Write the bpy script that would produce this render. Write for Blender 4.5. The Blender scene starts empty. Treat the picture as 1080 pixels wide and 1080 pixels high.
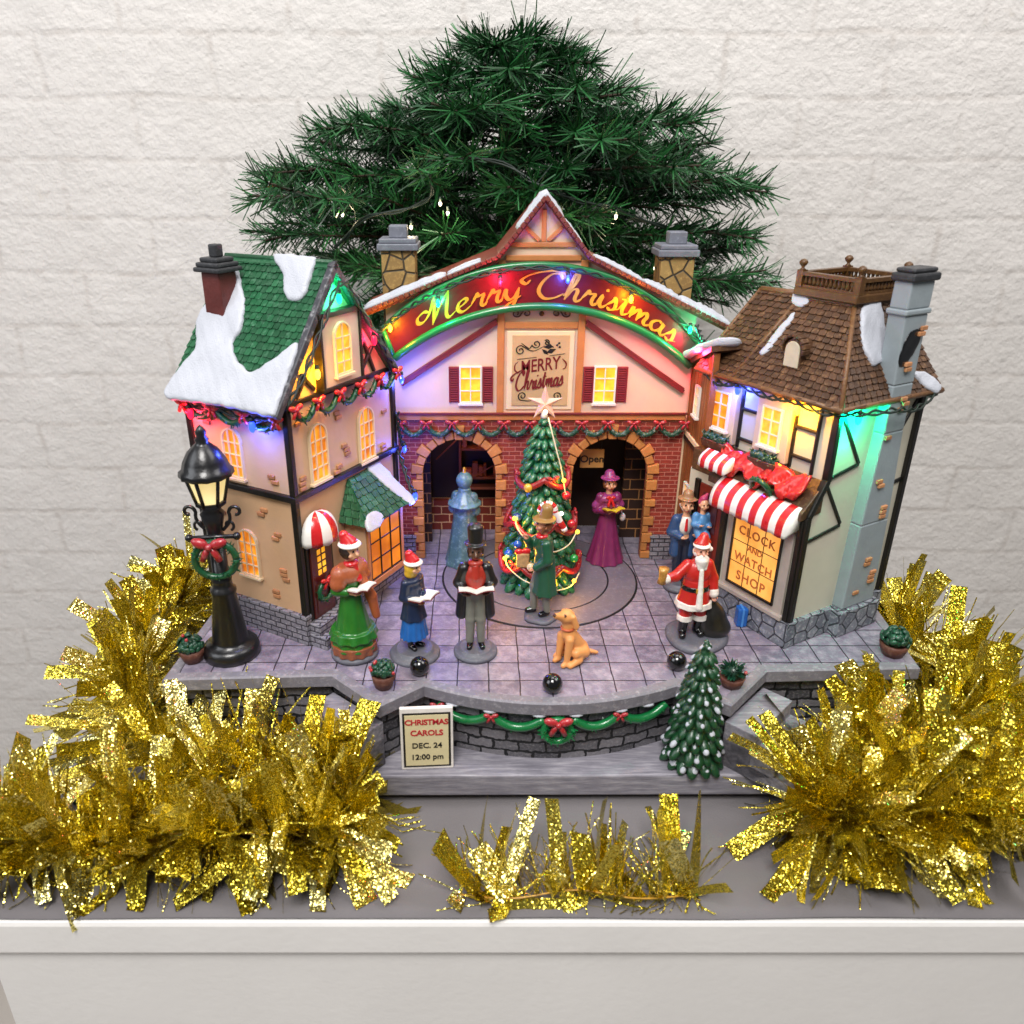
import bpy, bmesh, math, random
import numpy as np
from mathutils import Vector, Matrix
# All helper coordinates are centimetres; meshes are stored in metres.
S = 0.01
rnd = random.Random(11)
scene = bpy.context.scene
COL = scene.collection
ORG = {}
sin, cos, pi = math.sin, math.cos, math.pi

# ------------------------------------------------------------------ materials
def hx(h):
    h = h.lstrip('#'); r = []
    for i in (0, 2, 4):
        c = int(h[i:i+2], 16)/255
        r.append(c/12.92 if c <= .04045 else ((c+.055)/1.055)**2.4)
    return (r[0], r[1], r[2], 1.0)
def sc(c, k): return (min(1, c[0]*k), min(1, c[1]*k), min(1, c[2]*k), 1)
class NT:
    def __init__(s, name):
        s.m = bpy.data.materials.new(name); s.m.use_nodes = True
        s.t = s.m.node_tree; s.t.nodes.clear()
        s.out = s.n('ShaderNodeOutputMaterial'); s.b = s.n('ShaderNodeBsdfPrincipled')
        s.l(s.b.outputs[0], s.out.inputs[0])
    def n(s, typ, **k):
        x = s.t.nodes.new(typ)
        for a, v in k.items(): setattr(x, a, v)
        return x
    def l(s, a, b): s.t.links.new(a, b)
    def coord(s, which='Object'): return s.n('ShaderNodeTexCoord').outputs[which]
    def noise(s, vec, scale, detail=4, rough=.55):
        x = s.n('ShaderNodeTexNoise'); x.inputs['Scale'].default_value = scale
        x.inputs['Detail'].default_value = detail; x.inputs['Roughness'].default_value = rough
        s.l(vec, x.inputs['Vector']); return x
    def ramp(s, fac, stops):
        x = s.n('ShaderNodeValToRGB'); e = x.color_ramp.elements
        while len(e) < len(stops): e.new(.5)
        for i, (p, c) in enumerate(stops): e[i].position = p; e[i].color = c
        s.l(fac, x.inputs[0]); return x.outputs[0]
    def mix(s, fac, a, b, mode='MIX'):
        x = s.n('ShaderNodeMix', data_type='RGBA', blend_type=mode)
        for i, v in ((0, fac), (6, a), (7, b)):
            if hasattr(v, 'links') or hasattr(v, 'is_linked'): s.l(v, x.inputs[i])
            else: x.inputs[i].default_value = v
        return x.outputs[2]
    def math(s, op, a, b=0.0):
        x = s.n('ShaderNodeMath', operation=op)
        for i, v in ((0, a), (1, b)):
            if hasattr(v, 'is_linked'): s.l(v, x.inputs[i])
            else: x.inputs[i].default_value = v
        return x.outputs[0]
    def bump(s, h, strength=.3, dist=.0005, prev=None):
        x = s.n('ShaderNodeBump'); x.inputs['Strength'].default_value = strength
        x.inputs['Distance'].default_value = dist
        s.l(h, x.inputs['Height'])
        if prev: s.l(prev, x.inputs['Normal'])
        return x.outputs[0]
def setb(t, rough=.5, metal=0, spec=.5, coat=0):
    t.b.inputs['Roughness'].default_value = rough; t.b.inputs['Metallic'].default_value = metal
    t.b.inputs['Specular IOR Level'].default_value = spec
    t.b.inputs['Coat Weight'].default_value = coat; t.b.inputs['Coat Roughness'].default_value = .15

def M(name, c, rough=.5, metal=0, var=.16, vs=1.2, bump=.25, bs=5, island=0, coat=0, dry=None, dryk=.5):
    """painted resin: mottled colour, fine bump; vs / bs are features per cm"""
    t = NT(name); setb(t, rough, metal, .5, coat); c = hx(c)
    v = t.coord()
    n1 = t.noise(v, vs*100, 5)
    colr = t.mix(n1.outputs[0], sc(c, 1-var*1.6), sc(c, 1+var*1.6))
    if dry:
        n3 = t.noise(v, bs*70, 6, .7)
        f = t.ramp(n3.outputs[0], [(.52, (0, 0, 0, 1)), (.72, (dryk, dryk, dryk, 1))])
        colr = t.mix(f, colr, hx(dry))
    if island:
        g = t.n('ShaderNodeNewGeometry')
        h = t.n('ShaderNodeHueSaturation')
        t.l(colr, h.inputs['Color'])
        r = t.n('ShaderNodeMapRange'); r.inputs[3].default_value = 1-island; r.inputs[4].default_value = 1+island
        t.l(g.outputs['Random Per Island'], r.inputs[0]); t.l(r.outputs[0], h.inputs['Value'])
        colr = h.outputs[0]
    t.l(colr, t.b.inputs['Base Color'])
    n2 = t.noise(v, bs*100, 5)
    t.l(t.bump(n2.outputs[0], bump, .0006), t.b.inputs['Normal'])
    rr = t.n('ShaderNodeMapRange'); rr.inputs[3].default_value = max(.05, rough-.12); rr.inputs[4].default_value = min(1, rough+.15)
    t.l(n1.outputs[0], rr.inputs[0]); t.l(rr.outputs[0], t.b.inputs['Roughness'])
    return t.m
def Mbrick(name, c1, c2, mortar, w, h, mort=.06, offset=.5, rough=.6, bump=.8, dry=None, wob=.06, dist=.0009):
    t = NT(name); setb(t, rough); uv = t.coord('UV')
    nz = t.noise(uv, 1.3, 2)
    d = t.n('ShaderNodeVectorMath', operation='MULTIPLY_ADD'); t.l(nz.outputs['Color'], d.inputs[0])
    d.inputs[1].default_value = (wob*2, wob*2, 0); t.l(uv, d.inputs[2])
    b = t.n('ShaderNodeTexBrick'); b.offset = offset; b.inputs['Scale'].default_value = 1
    b.inputs['Brick Width'].default_value = w; b.inputs['Row Height'].default_value = h
    b.inputs['Mortar Size'].default_value = mort; b.inputs['Mortar Smooth'].default_value = .25
    b.inputs['Color1'].default_value = hx(c1); b.inputs['Color2'].default_value = hx(c2); b.inputs['Mortar'].default_value = hx(mortar)
    t.l(d.outputs[0], b.inputs['Vector'])
    n1 = t.noise(uv, 2.2, 6, .65)
    c = t.mix(t.math('MULTIPLY', n1.outputs[0], .5), b.outputs['Color'], (.5, .5, .5, 1), 'OVERLAY')
    if dry:
        n3 = t.noise(uv, 5, 6, .75)
        f = t.ramp(n3.outputs[0], [(.5, (0, 0, 0, 1)), (.7, (.55, .55, .55, 1))])
        inv = t.math('SUBTRACT', 1.0, b.outputs['Fac'])
        c = t.mix(t.math('MULTIPLY', f, inv), c, hx(dry))
    t.l(c, t.b.inputs['Base Color'])
    hgt = t.math('MULTIPLY_ADD', b.outputs['Fac'], -1.0)
    n2 = t.noise(uv, 7, 5)
    hh = t.math('ADD', hgt, t.math('MULTIPLY', n2.outputs[0], .35))
    t.l(t.bump(hh, bump, dist), t.b.inputs['Normal'])
    return t.m
def Mstone(name, c1, c2, mortar, scale, rough=.6, edge=.06, bump=.9, dry=None):
    t = NT(name); setb(t, rough); uv = t.coord('UV')
    v1 = t.n('ShaderNodeTexVoronoi', voronoi_dimensions='2D', feature='F1'); v2 = t.n('ShaderNodeTexVoronoi', voronoi_dimensions='2D', feature='DISTANCE_TO_EDGE')
    for v in (v1, v2):
        v.inputs['Scale'].default_value = scale; v.inputs['Randomness'].default_value = .8; t.l(uv, v.inputs['Vector'])
    e = t.ramp(v2.outputs['Distance'], [(edge*.5, (0, 0, 0, 1)), (edge*1.6, (1, 1, 1, 1))])
    sx = t.n('ShaderNodeSeparateColor'); t.l(v1.outputs['Color'], sx.inputs[0])
    c = t.mix(sx.outputs[0], hx(c1), hx(c2))
    n1 = t.noise(uv, 3, 6, .7)
    if dry:
        f = t.ramp(n1.outputs[0], [(.5, (0, 0, 0, 1)), (.68, (.6, .6, .6, 1))]); c = t.mix(f, c, hx(dry))
    c = t.mix(e, hx(mortar), c); t.l(c, t.b.inputs['Base Color'])
    hh = t.math('ADD', e, t.math('MULTIPLY', n1.outputs[0], .4))
    t.l(t.bump(hh, bump, .0009), t.b.inputs['Normal'])
    return t.m
def Mglow(name, c, strength, var=.3, vs=1.2, c2=None):
    t = NT(name); setb(t, .35)
    n0 = t.noise(t.coord(), vs*60, 2); n = t.n('ShaderNodeMapRange'); n.inputs[1].default_value = .36; n.inputs[2].default_value = .64; t.l(n0.outputs[0], n.inputs[0])
    cc = hx(c); d = hx(c2) if c2 else sc(cc, 1-var)
    colr = t.mix(n.outputs[0], d, cc)
    t.b.inputs['Base Color'].default_value = sc(cc, .5)
    t.l(colr, t.b.inputs['Emission Color']); t.b.inputs['Emission Strength'].default_value = strength
    return t.m

# ------------------------------------------------------------------ mesh builder
class MB:
    def __init__(s, F=None): s.v = []; s.f = []; s.m = []; s.sm = []; s.mi = 0; s.F = F; s.smooth = False; s.vuv = None
    def pt(s, p):
        p = s.F(*p) if s.F else p
        s.v.append((p[0], p[1], p[2])); return len(s.v)-1
    def face(s, idx): s.f.append(tuple(idx)); s.m.append(s.mi); s.sm.append(s.smooth)
    def poly(s, pts): s.face([s.pt(p) for p in pts])
    def box(s, x0, x1, y0, y1, z0, z1):
        i = [s.pt(p) for p in ((x0,y0,z0),(x1,y0,z0),(x1,y1,z0),(x0,y1,z0),(x0,y0,z1),(x1,y0,z1),(x1,y1,z1),(x0,y1,z1))]
        for q in ((3,2,1,0),(4,5,6,7),(0,1,5,4),(1,2,6,5),(2,3,7,6),(3,0,4,7)): s.face([i[k] for k in q])
    def hexa(s, bot, top):
        n = len(bot); a = [s.pt(p) for p in bot]; b = [s.pt(p) for p in top]
        s.face(a[::-1]); s.face(b)
        for k in range(n): s.face((a[k], a[(k+1)%n], b[(k+1)%n], b[k]))
    def bar(s, p, q, w, h, up=(0,0,1)):
        """square bar between two points (in mapped space)"""
        p = Vector(p); q = Vector(q); d = (q-p).normalized(); up = Vector(up)
        sd = d.cross(up)
        if sd.length < 1e-4: sd = d.cross(Vector((1,0,0)))
        sd.normalize(); u = sd.cross(d)
        a = [p+sd*(w/2*i)+u*(h/2*j) for i, j in ((-1,-1),(1,-1),(1,1),(-1,1))]
        b = [x+(q-p) for x in a]; s.hexa([tuple(x) for x in a], [tuple(x) for x in b])
    def tube(s, pts, r, n=8, closed=False, cap=True):
        P = [Vector(p) for p in pts]; N = len(P)
        R = r if isinstance(r, (list, tuple)) else [r]*N
        rings = []; u = None; sm = s.smooth; s.smooth = True
        for i in range(N):
            if closed: d = P[(i+1)%N]-P[i-1]
            else: d = P[min(i+1, N-1)]-P[max(i-1, 0)]
            d = d.normalized() if d.length > 1e-9 else Vector((0,0,1))
            if u is None:
                u = d.cross(Vector((0,0,1)))
                if u.length < .1: u = d.cross(Vector((1,0,0)))
            u = u-d*u.dot(d); u.normalize(); w = d.cross(u)
            rings.append([s.pt(P[i]+u*(R[i]*cos(2*pi*k/n))+w*(R[i]*sin(2*pi*k/n))) for k in range(n)])
        for i in range(N if closed else N-1):
            a, b = rings[i], rings[(i+1)%N]
            for k in range(n): s.face((a[k], a[(k+1)%n], b[(k+1)%n], b[k]))
        if cap and not closed: s.face(rings[0][::-1]); s.face(rings[-1])
        s.smooth = sm
    def lathe(s, prof, c=(0,0,0), n=24, smooth=True, rot=0, lobes=0, amp=0):
        sm = s.smooth; s.smooth = smooth; rings = []
        for r, z in prof:
            rings.append([s.pt((c[0]+r*(1+amp*cos(lobes*2*pi*k/n))*cos(2*pi*k/n+rot), c[1]+r*(1+amp*cos(lobes*2*pi*k/n))*sin(2*pi*k/n+rot), c[2]+z)) for k in range(n)])
        for a, b in zip(rings, rings[1:]):
            for k in range(n): s.face((a[k], a[(k+1)%n], b[(k+1)%n], b[k]))
        s.smooth = False
        s.face(rings[0][::-1]); s.face(rings[-1]); s.smooth = sm
    def ell(s, c, r, nu=12, nv=8, ax=None):
        """ellipsoid; ax = 3 orthonormal Vectors"""
        if not isinstance(r, (list, tuple)): r = (r, r, r)
        sm = s.smooth; s.smooth = True; c = Vector(c)
        A = ax or (Vector((1,0,0)), Vector((0,1,0)), Vector((0,0,1)))
        def q(i, j):
            th = pi*j/nv; ph = 2*pi*i/nu
            return s.pt(c+A[0]*(r[0]*sin(th)*cos(ph))+A[1]*(r[1]*sin(th)*sin(ph))+A[2]*(r[2]*cos(th)))
        top = q(0, 0); bot = q(0, nv); R = [[q(i, j) for i in range(nu)] for j in range(1, nv)]
        for i in range(nu):
            k = (i+1)%nu
            s.face((top, R[0][i], R[0][k])); s.face((bot, R[-1][k], R[-1][i]))
            for j in range(nv-2): s.face((R[j][i], R[j+1][i], R[j+1][k], R[j][k]))
        s.smooth = sm
    def add(s, vs, fs, mi=None, smooth=True):
        o = len(s.v)
        for p in vs: s.pt(p)
        for k, f in enumerate(fs):
            s.f.append(tuple(o+i for i in f)); s.m.append(s.mi if mi is None else int(mi[k])); s.sm.append(smooth)

def nonew(name): return name
def build(name, b, mats, parent=None, org=None, bevel=0, uv=True, recalc=True, seg=2, sub=0):
    if not isinstance(mats, (list, tuple)): mats = [mats]
    if org is None: org = ORG.get(parent.name, (0,0,0)) if parent else (0,0,0)
    me = bpy.data.meshes.new(name)
    me.from_pydata([((p[0]-org[0])*S, (p[1]-org[1])*S, (p[2]-org[2])*S) for p in b.v], [], b.f)
    for m in mats: me.materials.append(m)
    me.polygons.foreach_set('material_index', b.m); me.polygons.foreach_set('use_smooth', b.sm)
    if recalc:
        bm = bmesh.new(); bm.from_mesh(me); bmesh.ops.recalc_face_normals(bm, faces=bm.faces); bm.to_mesh(me); bm.free()
    if uv:
        L = me.uv_layers.new(name='UVMap').data; Z = Vector((0,0,1))
        for p in (me.polygons if not b.vuv else ()):
            n = p.normal; u = Z.cross(n)
            if u.length < .12: u = Vector((1,0,0))
            u.normalize(); w = n.cross(u)
            for li in p.loop_indices:
                co = me.vertices[me.loops[li].vertex_index].co
                L[li].uv = (co.dot(u)*100, co.dot(w)*100)
    if uv and b.vuv:
        for l in me.loops: me.uv_layers[0].data[l.index].uv = b.vuv[l.vertex_index]
    o = bpy.data.objects.new(name, me); COL.objects.link(o)
    if parent: o.parent = parent
    else: o.location = (org[0]*S, org[1]*S, org[2]*S)
    ORG[o.name] = org
    if bevel:
        md = o.modifiers.new('bevel', 'BEVEL'); md.width = bevel*S; md.segments = seg; md.limit_method = 'ANGLE'; md.angle_limit = .6
    if sub:
        md = o.modifiers.new('sub', 'SUBSURF'); md.levels = sub; md.render_levels = sub
    return o
def tag(o, label=None, cat=None, group=None, kind=None):
    for k, v in (('label', label), ('category', cat), ('group', group), ('kind', kind)):
        if v: o[k] = v
    return o
def thing(name, label, cat, loc, group=None):
    o = bpy.data.objects.new(name, None); COL.objects.link(o); o.empty_display_size = .01
    o.location = (loc[0]*S, loc[1]*S, loc[2]*S); ORG[o.name] = tuple(loc)
    return tag(o, label, cat, group)
def catmull(pts, k=6, closed=False):
    n = len(pts); out = []; P = [Vector(p) for p in pts]
    for i in range(n if closed else n-1):
        p1, p2 = P[i], P[(i+1)%n]
        p0 = P[i-1] if (closed or i > 0) else p1*2-p2
        p3 = P[(i+2)%n] if (closed or i+2 < n) else p2*2-p1
        for j in range(k):
            t = j/k
            out.append(.5*((2*p1)+(p2-p0)*t+(2*p0-5*p1+4*p2-p3)*t*t+(3*p1-p0-3*p2+p3)*t**3))
    if not closed: out.append(P[-1].copy())
    return [tuple(p) for p in out]
def patch(b, pts, mp, th, k=4, vs=1.0, h=.15):
    """soft-edged lump over a 2-D outline; mp(u, v, height) -> point. vs: cm per unit of v. Used for snow"""
    q = np.array([(p[0], p[1]) for p in catmull([(p[0], p[1]*vs, 0) for p in pts], k, True)])
    lo = q.min(0)-.4; hi = q.max(0)+.4
    X, Y = np.meshgrid(np.arange(lo[0], hi[0]+h, h), np.arange(lo[1], hi[1]+h, h), indexing='ij')
    d2 = np.full(X.shape, 1e9); ins = np.zeros(X.shape, bool)
    for i in range(len(q)):
        a = q[i]; c = q[(i+1) % len(q)]; e = c-a; l2 = (e**2).sum()+1e-12
        t = np.clip(((X-a[0])*e[0]+(Y-a[1])*e[1])/l2, 0, 1); d2 = np.minimum(d2, (X-a[0]-t*e[0])**2+(Y-a[1]-t*e[1])**2)
        cr = (a[1] > Y) != (c[1] > Y); ins ^= cr & (X < e[0]*(Y-a[1])/(e[1] if abs(e[1]) > 1e-9 else 1e-9)+a[0])
    d = np.where(ins, -1, 1)*np.sqrt(d2)
    s1, s2 = q[0]
    wav = .5+.25*np.sin(X*1.9+1.3*np.sin(Y*1.4+s1))+.25*np.sin(Y*2.3+s2+1.1*np.sin(X*1.7))
    d = d+.05*np.sin(X*5.1+Y*2.2)*np.sin(Y*4.3-X*1.1)
    top = th*(.72+.4*wav)+.02*np.sin(X*7)*np.sin(Y*6.1)
    Zs = np.arange(-.4, th*1.3+.35, h*.6 if th < .3 else h*.8)
    r = min(th*.5, .2)
    Z3 = Zs[None, None, :]; w = np.maximum(Z3-top[..., None], -.12-Z3)
    a, c = d[..., None]+r, w+r
    f = np.sqrt(np.maximum(a, 0)**2+np.maximum(c, 0)**2)+np.minimum(np.maximum(a, c), 0)-r
    # scale the height axis onto the grid step for the mesher
    V, Q = surfnet(f, (0, 0, 0), 1.0)
    b.add([mp(lo[0]+p[0]*h, (lo[1]+p[1]*h)/vs, Zs[0]+p[2]*(Zs[1]-Zs[0])) for p in V], Q.tolist())
def snowpatch(parent, org, pts, mp, th, vs=1.0, mat=None, name='snow', k=4):
    b = MB(); patch(b, pts, mp, th, k, vs); return build(name, b, mat or m_snow, parent, org=org, uv=False, recalc=False)
def shingles(b, A, B, C, D, rows, w, th=.14, r=rnd):
    """overlapping shingles on quad A-B (eave) C-D (ridge; C above B)"""
    A, B, C, D = map(Vector, (A, B, C, D)); nrm = (B-A).cross(D-A).normalized()
    if nrm.z < 0: nrm = -nrm
    def q(u, v, h): return A.lerp(B, u).lerp(D.lerp(C, u), v)+nrm*h
    for i in range(rows):
        v0, v1 = i/rows, min(1.0, (i+1.35)/rows)
        W = A.lerp(D, v0)-B.lerp(C, v0); n = max(2, int(W.length/w)); off = .5 if i % 2 else 0
        for j in range(-1, n+1):
            g = .05
            u0, u1 = max(0, (j+off+g)/n), min(1, (j+1+off-g)/n)
            if u1-u0 < .15/n: continue
            h = th*r.uniform(.75, 1.2); dv = r.uniform(-.08, .08)/rows; um = (u1-u0)*.16
            P = [q(u0, v0+dv+.12/rows, h), q(u0+um, v0+dv, h), q(u1-um, v0+dv, h), q(u1, v0+dv+.12/rows, h), q(u1, v1, .02), q(u0, v1, .02)]
            lo = [q(u0, v0+dv+.12/rows, -.02), q(u0+um, v0+dv, -.02), q(u1-um, v0+dv, -.02), q(u1, v0+dv+.12/rows, -.02)]
            a = [b.pt(p) for p in P]; c = [b.pt(p) for p in lo]
            b.face(a)
            for k in range(3): b.face((c[k], c[k+1], a[k+1], a[k]))
            b.face((c[0], a[0], a[5])); b.face((c[3], a[4], a[3]))
# ------------------------------------------------------------------ lettering
def text2d(txt, size, bold=0, spacing=1.0):
    cu = bpy.data.curves.new('t', 'FONT'); cu.body = txt; cu.size = size; cu.align_x = 'CENTER'; cu.offset = bold; cu.space_character = spacing
    cu.resolution_u = 3
    o = bpy.data.objects.new('t', cu); COL.objects.link(o)
    bpy.context.view_layer.update()
    me = o.evaluated_get(bpy.context.evaluated_depsgraph_get()).to_mesh()
    vs = [(v.co.x, v.co.y) for v in me.vertices]; fs = [tuple(p.vertices) for p in me.polygons]
    o.evaluated_get(bpy.context.evaluated_depsgraph_get()).to_mesh_clear()
    bpy.data.objects.remove(o); bpy.data.curves.remove(cu)
    return vs, fs
def text(b, txt, size, mp, bold=0, spacing=1.0, th=.03):
    vs, fs = text2d(txt, size, bold, spacing)
    o = len(b.v)
    for x, y in vs: b.pt(mp(x, y, th))
    for f in fs: b.face([o+i for i in f])
    # thickness: walls down to the ground from boundary edges
    cnt = {}
    for f in fs:
        for i in range(len(f)):
            e = (f[i], f[(i+1)%len(f)]); k = tuple(sorted(e)); cnt.setdefault(k, []).append(e)
    lo = {}
    def low(i):
        if i not in lo: lo[i] = b.pt(mp(vs[i][0], vs[i][1], -.01))
        return lo[i]
    for k, es in cnt.items():
        if len(es) == 1: i, j = es[0]; b.face((o+i, low(i), low(j), o+j))
GLY = {
 'M': (1.95, [[(.42,1.15),(.15,1.35),(-.2,1.15),(-.2,.75),(.1,.6),(.42,.95),(.62,1.6),(.74,2.15)],[(.74,2.15),(.74,1.1),(.62,0)],[(.62,0),(1.05,1.2),(1.5,2.15)],[(1.5,2.15),(1.42,1),(1.42,.25),(1.6,0),(1.95,.3)]]),
 'e': (.78, [[(0,.35),(.35,.55),(.55,.82),(.4,1),(.14,.8),(.06,.4),(.22,.05),(.45,0),(.8,.3)]]),
 'r': (.8, [[(0,.3),(.22,.9),(.28,1.08),(.36,.86),(.62,.9),(.55,.5),(.55,.15),(.7,0),(.85,.3)]]),
 'y': (.95, [[(0,.3),(.15,.95),(.18,.4),(.38,.05),(.65,.3),(.8,1)],[(.8,1),(.7,0),(.5,-.75),(.2,-.9),(.15,-.55),(.95,.3)]]),
 'C': (1.35, [[(1.1,1.65),(.98,2.1),(.55,2.0),(.18,1.3),(.1,.55),(.45,0),(.95,.1),(1.35,.5)],[(1.1,1.65),(1.25,2.1),(.9,2.35),(.2,2.25),(-.5,1.95),(-.85,1.55),(-.6,1.25),(-.4,1.55)]]),
 'h': (.92, [[(0,.3),(.4,1.3),(.52,2.1),(.36,2.2),(.22,1.2),(.1,0)],[(.1,0),(.33,.8),(.55,1),(.65,.8),(.6,.2),(.75,0),(.95,.3)]]),
 'i': (.5, [[(0,.3),(.2,1),(.15,.3),(.3,0),(.52,.3)],[(.3,1.42),(.36,1.5),(.3,1.56)]]),
 's': (.66, [[(0,.3),(.28,.8),(.35,1.1),(.45,.7),(.45,.2),(.25,0),(.05,.15)],[(.25,0),(.7,.3)]]),
 't': (.56, [[(0,.3),(.25,1.1),(.36,1.8),(.2,.5),(.3,0),(.58,.3)],[(0,1.22),(.32,1.3),(.62,1.3)]]),
 'm': (1.28, [[(0,.3),(.15,1),(.12,0)],[(.12,.1),(.35,.8),(.5,1),(.55,.7),(.5,0)],[(.5,.1),(.75,.85),(.9,1),(.97,.7),(.9,.2),(1.05,0),(1.3,.3)]]),
 'a': (.92, [[(.6,.85),(.35,1),(.05,.6),(.1,.1),(.35,.05),(.6,.5),(.65,1),(.6,.3),(.75,0),(.95,.3)]]),
 'o': (.8, [[(.4,1),(.1,.7),(.1,.2),(.35,0),(.62,.3),(.55,.8),(.4,1)],[(.55,.85),(.85,.75)]]),
 ' ': (.75, []),
}
def ribbon(b, pts, mp, wid, nib=.7, th=.03, taper=True):
    """calligraphic stroke: pen at a fixed angle"""
    n = len(pts); L = []; R = []
    for i, p in enumerate(pts):
        d = (pts[min(i+1, n-1)][0]-pts[max(i-1, 0)][0], pts[min(i+1, n-1)][1]-pts[max(i-1, 0)][1])
        l = math.hypot(*d) or 1; nx, ny = -d[1]/l, d[0]/l
        w = wid*(.32+.68*abs(nx*cos(nib)+ny*sin(nib)))
        if taper: w *= min(1, .35+.65*min(i, n-1-i)/3)
        L.append((p[0]+nx*w/2, p[1]+ny*w/2)); R.append((p[0]-nx*w/2, p[1]-ny*w/2))
    a = [b.pt(mp(x, y, th+.0012*i)) for i, (x, y) in enumerate(L)]; c = [b.pt(mp(x, y, th+.0012*i)) for i, (x, y) in enumerate(R)]
    a0 = [b.pt(mp(x, y, -.01)) for x, y in L]; c0 = [b.pt(mp(x, y, -.01)) for x, y in R]
    for i in range(n-1):
        b.face((a[i], c[i], c[i+1], a[i+1])); b.face((a0[i], a[i], a[i+1], a0[i+1])); b.face((c[i], c0[i], c0[i+1], c[i+1]))
def script_width(txt): return sum(GLY[c][0] for c in txt)
def script(b, txt, mp, sx, sy, wid, slant=.25, th=.03, x0=0, nib=.35):
    x = x0; lift = 0
    for ch in txt:
        adv, st = GLY[ch]
        for s_ in st:
            q = catmull([(p[0], p[1], 0) for p in s_], 5)
            ribbon(b, [((x+p[0]+p[1]*slant)*sx, p[1]*sy) for p in q], mp, wid, nib, th+.021*(lift % 3)); lift += 1
        x += adv
    return x
# ------------------------------------------------------------------ signed-distance sculpting
def surfnet(f, o, h):
    sg = f < 0
    nx, ny, nz = f.shape
    c = np.zeros((nx-1, ny-1, nz-1), np.int8)
    for i in (0,1):
        for j in (0,1):
            for k in (0,1): c += sg[i:nx-1+i, j:ny-1+j, k:nz-1+k]
    mixd = (c > 0) & (c < 8)
    idx = -np.ones(c.shape, np.int64); I = np.argwhere(mixd); idx[mixd] = np.arange(len(I))
    acc = np.zeros((len(I), 3)); cnt = np.zeros(len(I))
    cor = [(i,j,k) for i in (0,1) for j in (0,1) for k in (0,1)]
    for a in cor:
        for ax in range(3):
            if a[ax]: continue
            b_ = list(a); b_[ax] = 1
            fa = f[I[:,0]+a[0], I[:,1]+a[1], I[:,2]+a[2]]; fb = f[I[:,0]+b_[0], I[:,1]+b_[1], I[:,2]+b_[2]]
            m = (fa < 0) != (fb < 0)
            t = np.where(m, fa/(fa-fb+1e-12), 0)
            p = np.zeros((len(I), 3)); p[:] = a; p[:, ax] += t
            acc[m] += p[m]; cnt[m] += 1
    V = (I+acc/np.maximum(cnt, 1)[:, None])*h+np.array(o)
    Fc = []
    for ax in range(3):
        a = [slice(None)]*3; b_ = [slice(None)]*3; a[ax] = slice(0, -1); b_[ax] = slice(1, None)
        ch = sg[tuple(a)] != sg[tuple(b_)]
        E = np.argwhere(ch); u, w = [(1,2),(2,0),(0,1)][ax]
        E = E[(E[:,u] > 0) & (E[:,w] > 0) & (E[:,u] < f.shape[u]-1) & (E[:,w] < f.shape[w]-1)]
        if not len(E): continue
        s0 = sg[E[:,0], E[:,1], E[:,2]]
        q = []
        for du, dw in ((-1,-1),(0,-1),(0,0),(-1,0)):
            g = E.copy(); g[:,u] += du; g[:,w] += dw; q.append(idx[g[:,0], g[:,1], g[:,2]])
        Q = np.stack(q, 1); Q[~s0] = Q[~s0][:, ::-1]; Fc.append(Q)
    return V, np.concatenate(Fc)
def sdf_eval(pr, X, Y, Z):
    t = pr[0]
    if t == 'c':
        a, b, r1, r2 = pr[1:5]; d = [b[i]-a[i] for i in range(3)]; l2 = sum(x*x for x in d) or 1e-9
        u = np.clip(((X-a[0])*d[0]+(Y-a[1])*d[1]+(Z-a[2])*d[2])/l2, 0, 1)
        return np.sqrt((X-a[0]-u*d[0])**2+(Y-a[1]-u*d[1])**2+(Z-a[2]-u*d[2])**2)-(r1+(r2-r1)*u)
    if t == 'e':
        c, r = pr[1], pr[2]; k = np.sqrt(((X-c[0])/r[0])**2+((Y-c[1])/r[1])**2+((Z-c[2])/r[2])**2)
        return (k-1)*min(r)*1.1
    if t == 'k':   # upright flared skirt with folds: (cx,cy), z0, z1, r0, r1, folds, amp, squash
        (cx, cy), z0, z1, r0, r1, nf, am, sq = pr[1:9]
        dx, dy = X-cx, (Y-cy)/sq; u = np.clip((Z-z0)/(z1-z0), 0, 1); rr = r0+(r1-r0)*u**.8
        rr = rr*(1+am*(1-u)*np.cos(nf*np.arctan2(dy, dx)))
        return np.maximum((np.sqrt(dx*dx+dy*dy)-rr)*.85, np.maximum(z0-Z, Z-z1))
    if t == 'b':   # rounded box: centre, half sizes, round, yaw, pitch
        c, hs, rd = pr[1:4]; yaw = pr[4] if len(pr) > 5 else 0
        x, y, z = X-c[0], Y-c[1], Z-c[2]
        x, y = x*cos(yaw)+y*sin(yaw), -x*sin(yaw)+y*cos(yaw)
        q = [np.abs(x)-hs[0]+rd, np.abs(y)-hs[1]+rd, np.abs(z)-hs[2]+rd]
        return np.sqrt(sum(np.maximum(i, 0)**2 for i in q))+np.minimum(np.maximum(np.maximum(q[0], q[1]), q[2]), 0)-rd
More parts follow.
